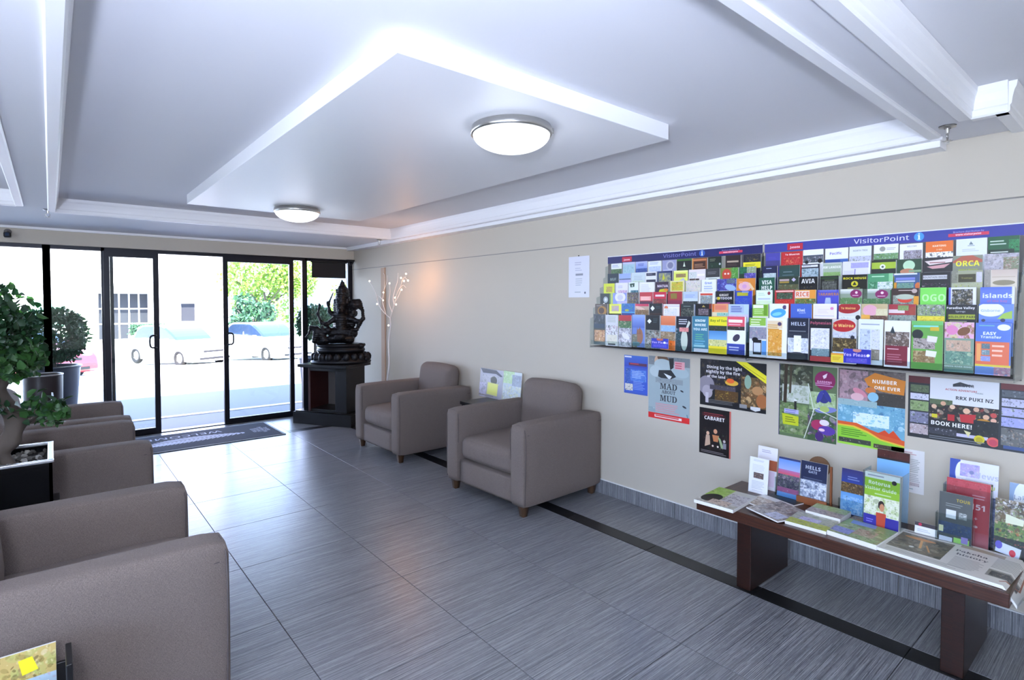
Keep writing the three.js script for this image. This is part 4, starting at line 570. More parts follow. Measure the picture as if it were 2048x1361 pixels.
// ---------- printed things standing and lying on the bench ----------
{
  const BT = 0.3795; // bench top
  // a leaflet leaning back against the wall, its foot at (X, z)
  const stand = (name, label, category, px0, px1, X, h, lean, spec, t = 0.004, y = BT, pw = 150, group) => {
    const z0 = zAt(px0, X, y + h / 2), z1 = zAt(px1, X, y + h / 2), w = z1 - z0, uv = C.add(pw, Math.round(pw * h / w), spec), o = thing(name, label, category, [X, y, (z0 + z1) / 2], toWall, group);
    part('cover', sheet(w, h, t, uv).translate(0, h / 2, 0).rotateX(-lean), C.mat, o); o.userData.w = w; return o;
  };
  const w = (o) => { const v = o.userData.w; delete o.userData.w; return v; };
  const clear = (o, h, d) => { const k = w(o) + 0.012; part('acrylic_holder', merge([box(k, h, 0.002, 0, h / 2, 0.008), box(k, 0.002, d, 0, 0.001, 0.008 - d / 2), box(0.002, h, d, -k / 2, h / 2, 0.008 - d / 2), box(0.002, h, d, k / 2, h / 2, 0.008 - d / 2)]), M.acrylic, o); };
  let o = stand('leaflet', 'narrow white leaflet with one small photo in the middle, standing on the bench', 'leaflet', 1497, 1535, 2.83, 0.185, 0.1, '#eef0f6;l 20 6 60 2 3 #c4c8d8;l 16 20 70 5 4 #d8dae6;n 24 42 52 16 #6a5a58 #c4b0a4 #2a2a30 #9a8480;l 16 66 70 6 4 #c9ccd8;l 20 92 60 1 4 #d0d0dc'); w(o);
  o = stand('leaflet', 'white topped leaflet with a brown patch, half hidden behind the narrow white one', 'leaflet', 1513, 1552, 2.93, 0.225, 0.1, '#eceaf2;l 20 8 60 2 4 #b4acc8;r 50 30 50 24 #a8583a;r 50 56 40 36 #e8d4e8;r 40 60 12 30 #7a70b0'); w(o);
  o = stand('leaflet', 'leaflet with a pink and blue sunset sky over a lakeside town', 'leaflet', 1554, 1597, 2.87, 0.205, 0.12, '#7f9ce0;r 0 0 100 5 #33396a;g 0 5 100 26 #6a94e4 #a9b8f0;g 0 30 100 12 #b070a8 #d8586c;n 0 42 100 34 #5a5468 #a9a0a8 #2a2c44 #c8b4bc #7a8a74;n 0 74 100 12 #c06a9a #8a5a98 #d888a8;g 0 86 100 14 #7fb0f0 #5a90d8'); clear(o, 0.1, 0.03);
  o = stand('leaflet', 'navy leaflet with a white geyser in a brown wooden holder', 'leaflet', 1600, 1652, 2.875, 0.21, 0.1, '#20284a;T 46 14 12 HELLS #c4ccdc;T 46 24 8 GATE #aab4c8;l 10 38 80 2 4 #55607c;n 0 44 100 54 #8f9ab4 #e4eaf2 #c4cedc #5a6480 #f4f6fa', 0.012); 
  { const k = w(o) + 0.02; part('wooden_holder', merge([rbox(k, 0.036, 0.012, 0.003, 1, 0, 0.018, 0.014), rbox(k, 0.012, 0.05, 0.003, 1, 0, 0.006, -0.006), rbox(0.01, 0.2, 0.014, 0.003, 1, k / 2, 0.1, -0.035)]), std(0x8a4f2c, 0.45), o); part('round_back', new THREE.CylinderGeometry(k * 0.36, k * 0.36, 0.006, 28).rotateX(Math.PI / 2).translate(0.012, 0.185, -0.045), std(0x6a4a30, 0.5), o); }
  o = stand('booklet', 'deep blue booklet with a golden band and pale water below', 'booklet', 1681, 1733, 2.88, 0.212, 0.1, '#24357c;g 0 0 100 30 #33306a #243c94;l 24 16 46 2 5 #7f8fc4;n 0 30 100 22 #5a4428 #c49a54 #8a6a34 #e8d0a0 #3a2a1c;g 0 52 100 46 #5f9ad8 #a9c8f0;n 10 60 80 36 #7fb4e8 #c4daf4 #5a90d0', 0.01); clear(o, 0.07, 0.03);
  o = stand('booklet', 'light blue booklet under a dark red header, behind the clear green stand', 'booklet', 1752, 1817, 2.965, 0.315, 0.05, '#8fc4ec;r 0 0 100 12 #3a140f;n 2 1 96 10 #4a1a12 #7a3420 #2a0f0c #5a2418;r 0 12 100 2 #15151c;g 0 14 100 86 #7fb8ec #a9d0f0', 0.006); w(o);
  o = stand('booklet', 'green and white guide booklet filling the clear stand, a child in red on its cover', 'booklet', 1730, 1800, 2.80, 0.245, 0.06, '#f0f2ec;l 8 4 60 1 5 #a9a4b8;r 0 10 100 32 #a4cf3a;T 42 18 9 Rotorua #f6f9ec;T 46 28 8 Visitor_Guide #eef6dc;l 30 36 50 1 5 #d8ecb0;c 84 12 7 #2c2430;n 0 42 100 34 #dfe4cc #b4c88a #8f9a74 #f0f0e0 #9ab45a;e 50 56 9 8 0 #2a1c1c;e 52 60 7 7 0 #c88a64;p 36 70 64 70 68 92 34 92 #c8442c;r 0 76 100 20 #2f2a94;p 36 70 64 70 62 96 38 96 #c04a30;l 8 84 22 2 4 #7f7ad0', 0.035); clear(o, 0.25, 0.1);
  o = stand('magazine', 'blue and white magazine at the back of the tall clear stand', 'magazine', 1895, 1993, 2.93, 0.335, 0.1, '#e2e3f4;r 0 0 22 40 #2f4aa8;e 24 16 12 14 0 #eef0fa;n 22 4 40 16 #b4a4dc #d8d4f0 #8f94cc;c 46 14 5 #7f84b4;T 76 16 9 News #b4b8d4;r 26 24 64 16 #3a3c20;T 58 29 6 WAI-O-TAPU #c8cc6a;l 34 34 50 1 4 #a9ac5a;n 0 40 100 60 #4a5278 #7f88b0 #39405e #c4c8e0', 0.005); w(o);
  o = stand('booklet', 'red booklet with white figures standing in the tall clear stand', 'booklet', 1890, 1978, 2.88, 0.265, 0.1, '#b8323e;n 2 2 90 24 #c04450 #a82c38 #b83a46;T 74 38 12 151 #f0d4d8;l 60 20 30 2 4 #e0a4ac;T 70 56 8 + #f0d4d8;e 70 68 5 2 0 #e8c4c8;g 0 76 100 24 #b84450 #d88a94', 0.008); clear(o, 0.24, 0.05);
  o = stand('leaflet', 'charcoal leaflet with two small photos, in front of the red booklet', 'leaflet', 1876, 1943, 2.825, 0.215, 0.1, '#4c5050;T 72 12 8 TOUR #a9942c;l 20 20 60 2 4 #7f8484;r 22 32 30 16 #dfe2e4;n 60 34 24 12 #8f9494 #d4d8d8 #5a5e60;n 0 56 100 22 #2c3f64 #3f5a8a #5a5f60;r 2 64 14 12 #e6e0b0;r 4 84 40 10 #dfdff0;r 48 82 46 14 #a4dc6a;r 70 78 20 12 #9a84c8', 0.003); clear(o, 0.13, 0.03);
  o = stand('card_box', 'small white card tent with dark top edge, beside the newspaper', 'card', 1829, 1874, 2.84, 0.06, 0.12, '#f0f1f4;r 0 0 100 26 #3a3036;c 24 14 8 #c0284a;l 12 46 60 2 12 #c9ccd6', 0.004); w(o);
  o = stand('leaflet', 'pale blue leaflet behind the rafting leaflet at the bench end', 'leaflet', 2016, 2062, 2.95, 0.275, 0.08, '#8fa9cc;e 60 20 40 22 0 #e4ecf4;t 56 20 9 Lake #7f94b4;g 0 44 100 56 #5a7aa4 #2f4a78', 0.004); w(o);
  o = stand('leaflet', 'dark rafting leaflet with paddlers and a pale flap, at the bench end', 'leaflet', 1988, 2062, 2.86, 0.225, 0.1, '#4a4c40;n 0 0 100 40 #6a5a3c #c9c4cc #3a3630 #8a9a6a #e4e4ec;p 30 24 80 30 78 44 30 40 #dfe4c8;n 0 40 100 30 #5f7a3c #c83a30 #2a3c2c #7f9a4c #e0a8a0 #20242c;n 0 66 100 20 #1c2420 #b94a3a #2f5a3c #15181a;p 8 74 76 80 70 98 4 92 #c9d4e8;e 52 90 9 6 0 #c83a4a;e 14 80 10 7 0 #5a54b8;r 76 76 24 24 #14181a', 0.006); w(o);

  // things lying flat: corner pixels were measured, sizes are A4, A5 and tabloid
  const flat = (name, label, category, X, z, w, h, turn, spec, t, y = BT, pw = 200, bend) => {
    const uv = C.add(pw, Math.round(pw * h / w), spec), g = sheet(w, h, t, uv, bend).translate(0, 0, t / 2).rotateX(-Math.PI / 2);
    return solo(name, g, C.mat, label, category, [X, y, z], [0, turn, 0]);
  };
  flat('magazine', 'thick magazine with a dark head on a green ground, at the corner of the bench', 'magazine', 2.60, -1.43, 0.20, 0.27, -Math.PI / 2 + 0.06, '#c9c8c0;n 0 40 100 60 #b9b4a8 #d8d4cc #8f8478 #e4e2dc #a99c90;n 0 0 46 60 #a4c85a #c4d88a #8fb44a;e 24 66 22 24 10 #1d2420;e 34 76 14 12 0 #3a2e24;n 50 20 50 60 #c8c4c8 #6a6068 #e0dcdc #9a9098;n 30 70 50 24 #d8c4b4 #b49a84 #3a3034', 0.016);
  flat('magazine', 'brown and white magazine lying open-side up beside the dark headed one', 'magazine', 2.76, -1.27, 0.17, 0.24, -Math.PI / 2 - 0.25, '#c8c0b4;n 0 0 100 30 #2a3028 #3f4a3c #1d221e #55604a;r 0 30 100 18 #e4e2de;n 0 50 100 50 #c4b4a0 #a48c74 #e0d8cc #8f7c6a', 0.006);
  flat('magazine', 'grey collage brochure lying over the bench front edge', 'magazine', 2.64, -1.18, 0.19, 0.22, -Math.PI / 2 - 0.34, '#a49c98;n 0 0 100 100 #a8a09c #7f7a78 #c4bcb4 #5f5a5c #d8d0c8 #8a7466;n 50 60 40 34 #c4c8dc #9aa0b8 #e0e2ec;n 70 20 28 30 #6a5a54 #3a3434 #b49a8a', 0.006, BT + 0.0065);
  flat('booklet_stack', 'low stack of pale green booklets with thick white page edges', 'booklet', 2.785, -1.02, 0.148, 0.14, -Math.PI / 2 + 0.02, '#a9bc84;n 0 0 100 50 #a4b87c #b9c89a #8fa468 #c4ccaa;n 0 50 100 50 #b4a8a0 #8a7f84 #c8b4b0 #6a5a58', 0.024);
  flat('leaflet', 'brown and grey folded leaflet flat in front of the deep blue booklet', 'leaflet', 2.82, -0.905, 0.07, 0.12, -Math.PI / 2, '#8f8478;n 0 0 100 100 #a0917f #7a746c #b4a898 #c8784a #5f5a54', 0.003);
  flat('brochure_stack', 'grey green brochure stack with white edges at the bench front', 'brochure', 2.625, -1.03, 0.17, 0.165, -Math.PI / 2 + 0.06, '#a9a8a0;n 0 0 100 60 #b4b4a8 #8f948c #c9c8c0 #9aa48c;n 20 30 50 30 #c4bce0 #8f88b4 #e0dcec;n 0 60 100 40 #b9c04a #8f9a3c #d4d88a #a9a89c', 0.014);
  flat('brochure_stack', 'green and blue landscape brochure stack, white edges over the bench front', 'brochure', 2.66, -0.838, 0.19, 0.22, -Math.PI / 2 - 0.06, '#8aa468;p 10 4 60 0 64 20 14 26 #7f94d0;n 0 24 100 76 #8aa468 #6f8a50 #a9b88a #c4c49a #7f7a5c;n 40 40 40 36 #b49a84 #8a5a44 #d0bca8 #7f8a5c;n 0 60 40 30 #8f94d0 #a9b0d8 #6a74b0', 0.02);
  flat('newspaper', 'folded newspaper with a large bird photo, hanging over the bench end', 'newspaper', 2.69, -0.525, 0.45, 0.30, -Math.PI / 2 - 0.04, '#d4d1ca;r 4 4 44 5 #b4b0a8;l 6 5 40 1 5 #5a5858;r 4 14 40 66 #5a564c;n 4 14 40 66 #6a6454 #8f8a74 #3f3c34 #a49a80 #7a6a50;e 20 26 12 5 0 #c88a4c;k 2 22 30 26 60 #d8a464;k 1.4 28 44 34 66 #c8955a;c 20 62 2 #e4e4dc;r 48 6 30 10 #a89a84;S 58 30 9 Pakeha #3a3a40;S 60 42 9 history #3a3a40;l 50 52 22 9 4 #a8a6a0;r 74 60 22 22 #8a8880;n 76 64 20 16 #4a4a4c #8f8a84 #c09a7a;l 74 16 22 9 4.4 #9a9892;k 1.2 94 10 97 70 84 90 #9a5a44;l 6 86 60 3 3.4 #aaa8a2', 0.012, BT + 0.001, 520, (q) => { q.z += 0.012 * (1 + Math.sin(q.x * 14 + 1)) * (q.y + 0.15); if (q.x > 0.2) { q.z -= (q.x - 0.2) * 2.2; q.x -= (q.x - 0.2) * 0.7; } });
}

// ---------- leaflets on the side table, magazines in the rack, bin, mat ----------
{
  const lean = (name, label, category, px0, px1, X, y, h, spec, t = 0.006) => { const z0 = zAt(px0, X, y + h / 2), z1 = zAt(px1, X, y + h / 2), w = z1 - z0, o = solo(name, sheet(w, h, t, C.add(130, Math.round(130 * h / w), spec)).translate(0, h / 2, 0).rotateX(-0.1), C.mat, label, category, [X, y, (z0 + z1) / 2], [0, toWall, 0]); return o; };
  lean('leaflet', 'grey leaflet with a dark header and a yellow label, standing between the wall armchairs', 'leaflet', 958, 1003, 3.0, 0.531, 0.255, '#a9a8b4;p 0 0 70 2 98 20 90 22 70 14 12 16 #15142a;n 10 22 80 30 #b4b4bc #8a8a90 #c9c8d4 #6a6a6c;e 62 38 14 14 0 #2c2c14;p 36 46 82 48 80 90 34 88 #dfe07a;r 40 50 38 30 #e4e66a;n 0 50 30 50 #c4c0d4 #8f8c98 #b4b0bc;l 0 92 90 1 6 #8a8274');
  lean('leaflet', 'pale green and blue landscape leaflet, standing between the wall armchairs', 'leaflet', 1004, 1040, 3.0, 0.531, 0.26, '#c4d0d0;n 0 0 60 40 #b4d49a #d4e8c4 #8fb86a #c4dcd0;n 50 10 50 40 #9aa4b4 #b4c4d4 #7f8a9c;n 0 46 100 54 #c9d4d8 #d8dcae #a9bcc8 #e4e8e4 #b0b8a0');
  const mag = (name, label, X, z, w, h, y, spec, tilt) => solo(name, sheet(w, h, 0.008, C.add(220, Math.round(220 * h / w), spec)).translate(0, h / 2, 0).rotateX(tilt), C.mat, label, 'magazine', [X, y, z]);
  mag('magazine', 'food magazine with a yellow sticker and red spine, at the back of the rack', -0.105, -1.865, 0.2, 0.3, 0.175, '#b49a68;n 40 0 60 40 #c4ac6a #8a7a3c #e0d4a4 #6a5a2c #b4b86a;n 40 24 60 10 #b8d0e0 #c8a4b4 #dfe6e4;p 62 7 76 6 82 18 66 20 #efe62c;r 0 0 22 60 #e8dcd0;l 2 6 16 4 4 #b4a0d0;r 12 5 10 60 #e0a83c;r 22 0 16 60 #cf3a24;r 30 6 4 50 #f0c8c8;n 40 34 60 60 #8a6a3c #c49a5c #5a4a24 #b4a07a', -0.12);
  mag('magazine', 'pale pink magazine in front of the food magazine in the rack', -0.115, -1.822, 0.19, 0.23, 0.175, '#cdb0aa;n 0 0 100 100 #d0b4ae #b89a94 #e0cac4 #c4a49c;l 10 10 60 4 6 #a8847c', -0.1);
  // white bin at the bench end
  const b = thing('pedal_bin', 'white plastic bin with a pale liner bag, at the end of the bench', 'bin', [2.585, 0, -0.185]);
  part('body', new THREE.LatheGeometry([[0.001, 0], [0.098, 0], [0.1, 0.01], [0.112, 0.17], [0.12, 0.172], [0.12, 0.195], [0.11, 0.195], [0.098, 0.03], [0.001, 0.02]].map((p) => new THREE.Vector2(...p)), 36), M.white, b);
  { const g = new THREE.SphereGeometry(0.14, 36, 24), p = g.attributes.position; for (let i = 0; i < p.count; i++) { const a = Math.atan2(p.getZ(i), p.getX(i)), k = 1 + 0.03 * Math.sin(a * 11) + 0.02 * Math.sin(a * 5 + p.getY(i) * 30); p.setXYZ(i, p.getX(i) * k * 0.9, p.getY(i) * 0.72, p.getZ(i) * k * 0.9); } g.computeVertexNormals();
    part('liner_bag', g, new THREE.MeshPhysicalMaterial({ color: 0xc9d0d4, roughness: 0.4, transmission: 0.3, thickness: 0 }), b, [0, 0.345, 0]); }
}
const matFabric = std(0xffffff, 0.95);
{ // entrance mat: a silver fern and lettering that reads from the street side
  const uv = C.add(620, 400, (x, X, Y, w, h) => {
    x.fillStyle = '#23263a'; x.fillRect(X, Y, w, h); x.fillStyle = '#c9cce0'; x.textAlign = 'center'; x.textBaseline = 'middle';
    x.font = (h * 0.17).toFixed(0) + 'px sans-serif'; x.fillText('WELCOME', X + w * 0.6, Y + h * 0.76);
    const fern = (t) => [X + w * (0.22 + 0.62 * t), Y + h * (0.44 - 0.26 * t * t + 0.2 * t)];
    x.lineWidth = h * 0.025; x.strokeStyle = '#c9cce0'; x.beginPath(); for (let i = 0; i <= 30; i++) x.lineTo(...fern(i / 30)); x.stroke();
    for (let i = 0; i < 22; i++) for (const s of [-1, 1]) { const [a, b] = fern(i / 22), l = h * 0.2 * Math.sin(Math.PI * (0.12 + 0.8 * (1 - i / 22))); x.beginPath(); x.ellipse(a + l * 0.35, b + s * l * 0.42, l * 0.55, h * 0.016, s * 0.95, 0, 7); x.fill(); }
    for (let i = 0; i < 4; i++) { x.font = (h * 0.06).toFixed(0) + 'px sans-serif'; x.save(); x.translate(X + w * (0.05 + i * 0.032), Y + h * 0.5); x.rotate(-Math.PI / 2); x.fillText(['TOURISM', 'INFORMATION', 'BOOKINGS', 'ROTORUA'][i], 0, 0); x.restore(); }
  }, true);
  const t = thing('entrance_mat', 'dark blue entrance mat with a white fern and WELCOME lettering, by the doors', 'mat', [1.17, 0, -6.31]);
  part('pile', sheet(1.36, 0.72, 0.008, uv).rotateX(-Math.PI / 2), matFabric, t, [0, 0.005, 0]);
  part('rubber_edge', merge([rbox(1.4, 0.006, 0.03, 0.002, 1, 0, 0.004, 0.365), rbox(1.4, 0.006, 0.03, 0.002, 1, 0, 0.004, -0.365), rbox(0.03, 0.006, 0.74, 0.002, 1, 0.69, 0.004, 0), rbox(0.03, 0.006, 0.74, 0.002, 1, -0.69, 0.004, 0)]), M.black, t);
}
A.done(); B.done(); C.done(); matFabric.map = C.mat.map;

// ---------- bodies meshed from joined capsules ----------
function blob(bones, res, k, pad = 0.05, bump) { // bones: [ax,ay,az,ra, bx,by,bz,rb]; smooth minimum k
  const lo = V(1e9, 1e9, 1e9), hi = V(-1e9, -1e9, -1e9);
  for (const b of bones) for (const [x, y, z, r] of [[b[0], b[1], b[2], b[3]], [b[4], b[5], b[6], b[7]]]) { lo.min(V(x - r, y - r, z - r)); hi.max(V(x + r, y + r, z + r)); }
  lo.subScalar(pad); hi.addScalar(pad); const s = Math.max(hi.x - lo.x, hi.y - lo.y, hi.z - lo.z), c = lo.clone().add(hi).multiplyScalar(0.5);
  const mc = new MarchingCubes(res, new THREE.MeshBasicMaterial(), false, false, 900000); mc.isolation = 0;
  const at = (i) => (i - res / 2) / (res / 2) * s / 2;
  for (let z = 0; z < res; z++) for (let y = 0; y < res; y++) for (let x = 0; x < res; x++) {
    const X = at(x) + c.x, Y = at(y) + c.y, Z = at(z) + c.z; let acc = 0, best = 1e9;
    for (const b of bones) {
      const dx = b[4] - b[0], dy = b[5] - b[1], dz = b[6] - b[2], L = dx * dx + dy * dy + dz * dz || 1e-9, t = Math.min(1, Math.max(0, ((X - b[0]) * dx + (Y - b[1]) * dy + (Z - b[2]) * dz) / L));
      const d = Math.hypot(X - b[0] - dx * t, Y - b[1] - dy * t, Z - b[2] - dz * t) - (b[3] + (b[7] - b[3]) * t); if (d < best) best = d; if (d < 0.08) acc += Math.exp(-d / k);
    }
    let d = acc > 0 ? -k * Math.log(acc) : best; if (bump) d += bump(X, Y, Z); mc.field[x + y * res + z * res * res] = -d;
  }
  mc.update(); const n = mc.count, g = new THREE.BufferGeometry(), p = new Float32Array(n * 3), m = new Float32Array(n * 3);
  for (let i = 0; i < n * 3; i += 3) { for (let j = 0; j < 3; j++) { p[i + j] = mc.positionArray[i + j] * s / 2 + [c.x, c.y, c.z][j]; m[i + j] = mc.normalArray[i + j]; } }
  g.setAttribute('position', new THREE.BufferAttribute(p, 3)); g.setAttribute('normal', new THREE.BufferAttribute(m, 3)); g.setAttribute('uv', new THREE.BufferAttribute(new Float32Array(n * 2), 2));
  return g;
}
const petal = (r, y, h, n, out, w) => merge(Array.from({ length: n }, (_, i) => { const a = i / n * Math.PI * 2, g = new THREE.SphereGeometry(1, 8, 6).scale(w, h / 2, out); return g.rotateX(0.35).translate(0, y, r).rotateY(a); }));

// ---------- pedestal and statue, set across the corner ----------
{
  const A0 = -1.02, P = [2.53, 0, -6.25];
  const t = thing('statue_pedestal', 'black pedestal with an open niche and thick base, set across the corner by the doors', 'pedestal', P, A0);
  part('base', rbox(0.78, 0.135, 0.5, 0.004, 1, 0, 0.0675, 0), M.blackWood, t);
  part('base_top', rbox(0.74, 0.012, 0.46, 0.003, 1, 0, 0.141, 0), M.blackGloss, t);
  part('side_post', rbox(0.03, 0.5, 0.36, 0.002, 1, -0.215, 0.397, 0.0), std(0x3a1613, 0.5), t);
  part('side_post', rbox(0.15, 0.5, 0.36, 0.003, 1, 0.21, 0.397, 0.0), M.blackWood, t);
  part('lintel', rbox(0.5, 0.045, 0.36, 0.003, 1, 0.03, 0.6245, 0), M.blackWood, t);
  part('back_panel', rbox(0.2, 0.46, 0.012, 0.002, 1, -0.1, 0.375, -0.15), M.greyPanel, t);
  part('back_panel', rbox(0.14, 0.46, 0.012, 0.002, 1, 0.07, 0.375, -0.165), M.blueGrey, t);
  part('niche_floor', rbox(0.36, 0.02, 0.34, 0.002, 1, -0.03, 0.157, 0), M.blackWood, t);
  part('top', rbox(0.66, 0.035, 0.48, 0.005, 2, 0, 0.6625, 0), M.blackWood, t);

  const s = thing('statue', 'dark bronze statue of a crowned many-armed deity seated on a lotus throne', 'statue', [P[0] + 0.07, 0.68, P[2] + 0.02], -0.6);
  const nz = new ImprovedNoise(), q = 0.00079; // silhouette measured in picture units, y up from the pedestal top
  const b = (x0, y0, r0, x1, y1, r1, z0 = 0, z1 = z0) => [(x0 - 520) * q, (1290 - y0) * q, z0, r0 * q, (x1 - 520) * q, (1290 - y1) * q, z1, r1 * q];
  const bones = [
    // crossed legs, hips, torso
    b(400, 935, 62, 660, 940, 60, 0.05), b(400, 935, 58, 560, 900, 50, 0.05, 0.13), b(660, 945, 58, 500, 905, 48, 0.05, 0.13), b(520, 880, 95, 520, 760, 80, 0), b(520, 760, 82, 525, 640, 95, 0, 0.0), b(440, 630, 42, 610, 630, 42, 0.0),
    b(525, 640, 40, 525, 570, 36, 0.01),
    // head, face, tall tiered crown
    b(525, 520, 62, 525, 470, 60, 0.03), b(525, 530, 20, 527, 520, 16, 0.085), b(525, 440, 82, 530, 330, 80, -0.01), b(530, 330, 74, 535, 210, 58, -0.01), b(535, 210, 52, 540, 120, 26, -0.01), b(540, 120, 20, 540, 70, 9, -0.01),
    b(450, 420, 22, 425, 360, 8, 0.0), b(612, 400, 22, 655, 270, 6, 0.0), b(470, 260, 16, 455, 200, 6, 0), b(595, 230, 14, 625, 180, 5, 0),
    b(520, 660, 132, 522, 430, 128, -0.08), b(522, 430, 124, 535, 250, 92, -0.07), b(535, 250, 86, 540, 110, 26, -0.05), b(520, 800, 120, 520, 660, 130, -0.06), b(640, 500, 44, 690, 560, 60, -0.06), b(420, 850, 90, 680, 850, 84, 0), b(640, 700, 60, 680, 720, 50, -0.03),
    // left arms: one raised curve, one reaching up with a staff
    b(445, 640, 40, 330, 720, 30, 0.02, 0.06), b(330, 720, 28, 262, 690, 22, 0.06, 0.07), b(262, 690, 20, 212, 570, 16, 0.07), b(212, 570, 16, 240, 440, 15, 0.07), b(240, 440, 16, 236, 425, 12, 0.07),
    b(430, 620, 34, 350, 540, 26, -0.04), b(350, 540, 24, 330, 420, 18, -0.04), b(330, 430, 16, 400, 260, 8, -0.04), b(330, 420, 22, 320, 400, 18, -0.04),
    // right arms: a looped sleeve under a round attribute, a forearm back to the knee
    b(610, 640, 42, 700, 560, 34, 0.0), b(700, 560, 34, 700, 470, 40, 0), b(720, 430, 84, 760, 420, 70, -0.01), b(780, 380, 30, 820, 480, 26, -0.01), b(660, 640, 40, 790, 690, 38, 0.02), b(790, 690, 36, 848, 640, 26, 0.02), b(848, 640, 24, 840, 520, 20, 0.02), b(840, 520, 22, 790, 460, 26, 0.0),
    b(800, 700, 34, 760, 800, 24, 0.03), b(760, 800, 24, 690, 800, 18, 0.05), b(690, 800, 18, 660, 860, 22, 0.06),
    // attendant animal and pendant foot at the left
    b(300, 950, 56, 250, 860, 52, 0.06), b(250, 850, 50, 190, 790, 46, 0.06), b(190, 790, 40, 110, 760, 26, 0.07), b(110, 770, 20, 90, 830, 14, 0.07), b(190, 840, 46, 160, 960, 36, 0.07), b(320, 960, 50, 190, 975, 30, 0.05), b(90, 850, 14, 40, 900, 10, 0.07), b(360, 800, 50, 290, 840, 44, 0.06), b(275, 760, 20, 300, 830, 20, 0.08),
  ];
  part('figure', blob(bones, 150, 0.006, 0.04, (x, y, z) => 0.0028 * nz.noise(x * 70, y * 70, z * 70) + 0.0016 * Math.sin(y * 260)), M.bronze, s);
  part('lotus_tier', new THREE.LatheGeometry([[0.001, 0], [0.335, 0], [0.345, 0.02], [0.32, 0.05], [0.3, 0.07], [0.265, 0.12], [0.001, 0.125]].map((p) => new THREE.Vector2(...p)), 40).scale(1, 1, 0.66), M.bronze, s);
  part('lotus_petals', petal(0.3, 0.065, 0.12, 20, 0.045, 0.045).scale(1, 1, 0.66), M.bronze, s);
  part('lotus_tier', new THREE.LatheGeometry([[0.001, 0.12], [0.25, 0.12], [0.275, 0.145], [0.27, 0.17], [0.24, 0.18], [0.28, 0.2], [0.275, 0.225], [0.001, 0.23]].map((p) => new THREE.Vector2(...p)), 40).scale(1, 1, 0.7), M.bronze, s);
  part('corner_scroll', new THREE.SphereGeometry(0.04, 16, 12).scale(1, 1.1, 1.2), M.bronze, s, [0.3, 0.05, 0.06]); part('corner_scroll', new THREE.SphereGeometry(0.035, 16, 12).scale(1.3, 1, 1), M.bronze, s, [0.235, 0.2, 0.07]);
}

// ---------- branch lamp with small warm bulbs ----------
{
  const t = thing('branch_lamp', 'white bare branch lamp with small glowing warm bulbs, in the corner behind the armchair', 'lamp', [2.86, 0, -5.72]);
  part('base', cyl(0.11, 0.12, 0.03, 28, 0, 0.015, 0), M.twig, t);
  const yAt = (py) => EYE + (606 - py) * 0.00462, pt = (px, py, dx = 0) => [dx, yAt(py), zAt(px, 2.86 + dx, yAt(py)) + 5.72];
  const trunk = [[0, 0.02, 0], [0.02, 0.3, 0.02], pt(778, 755), pt(777, 700, 0.01), pt(781, 660), pt(780, 640, -0.01)];
  part('trunk', taper(trunk, 0.011, 0.006, 50, 8), M.twig, t);
  const twigs = [[[780, 642], [770, 632], [758, 612], [752, 585], [742, 560], [738, 555]], [[772, 634], [765, 600], [768, 580], [769, 540], [767, 535]], [[781, 640], [786, 620], [790, 605], [792, 590], [800, 570], [805, 555], [812, 545]], [[784, 628], [778, 606], [780, 582], [779, 560]], [[788, 610], [786, 596], [790, 575], [795, 555], [796, 537]], [[790, 604], [797, 590], [801, 578], [804, 570]], [[798, 574], [806, 566], [812, 572]], [[766, 600], [757, 590], [753, 600]], [[768, 575], [774, 555], [775, 540]], [[803, 558], [808, 548], [816, 556]]];
  twigs.forEach((w, i) => part('twig', taper(w.map(([a, c], k) => pt(a, c, (i % 3 - 1) * 0.03 * k / w.length)), 0.0045, 0.0018, 24, 6), M.twig, t));
  for (const [a, c, d] of [[739, 552, -0.03], [779, 560, 0], [767, 581, 0.02], [766, 600, 0.02], [754, 609, 0], [792, 610, 0], [790, 594, 0.02], [803, 576, 0.02], [812, 541, -0.02], [802, 549, 0], [808, 556, 0.03], [816, 556, 0], [777, 660, 0]]) part('bulb', new THREE.SphereGeometry(0.0095, 12, 8), M.bulb, t, pt(a, c, d));
  for (const [a, c, d, I] of [[814, 552, -0.1, 0.13], [768, 588, -0.06, 0.03], [795, 590, -0.08, 0.05]]) { const p = new THREE.PointLight(0xffb46a, I, 0, 2), q = pt(a, c, d); p.position.set(2.86 + q[0], q[1], -5.72 + q[2]); p.castShadow = true; scene.add(p); }
}

// ---------- blind and bracket over the side light ----------
{
  const t = thing('roller_blind', 'short black roller blind lowered over the narrow side window', 'blind', [2.72, 1.8, FZ + 0.03]);
  part('fabric', rbox(0.44, 0.2, 0.004, 0.001, 1, 0, 0.0, 0), M.black, t); part('tube', cyl(0.018, 0.018, 0.46, 16).rotateZ(Math.PI / 2), M.black, t, [0, 0.1, 0.0]); part('bottom_bar', rbox(0.44, 0.014, 0.012, 0.003, 1, 0, -0.1, 0), M.black, t);
  const c = thing('wall_bracket', 'small black bracket under the bulkhead in the corner beside the blind', 'bracket', [3.0, 1.89, FZ + 0.05]);
  part('plate', rbox(0.1, 0.02, 0.06, 0.003, 1, -0.01, 0.035, 0), M.black, c); part('arm', merge([tube([[-0.03, 0.03, 0], [-0.01, -0.02, 0.01], [0.02, 0.01, 0.02], [0.03, 0.03, 0]], 0.01, 20, 8)]), M.black, c);
}

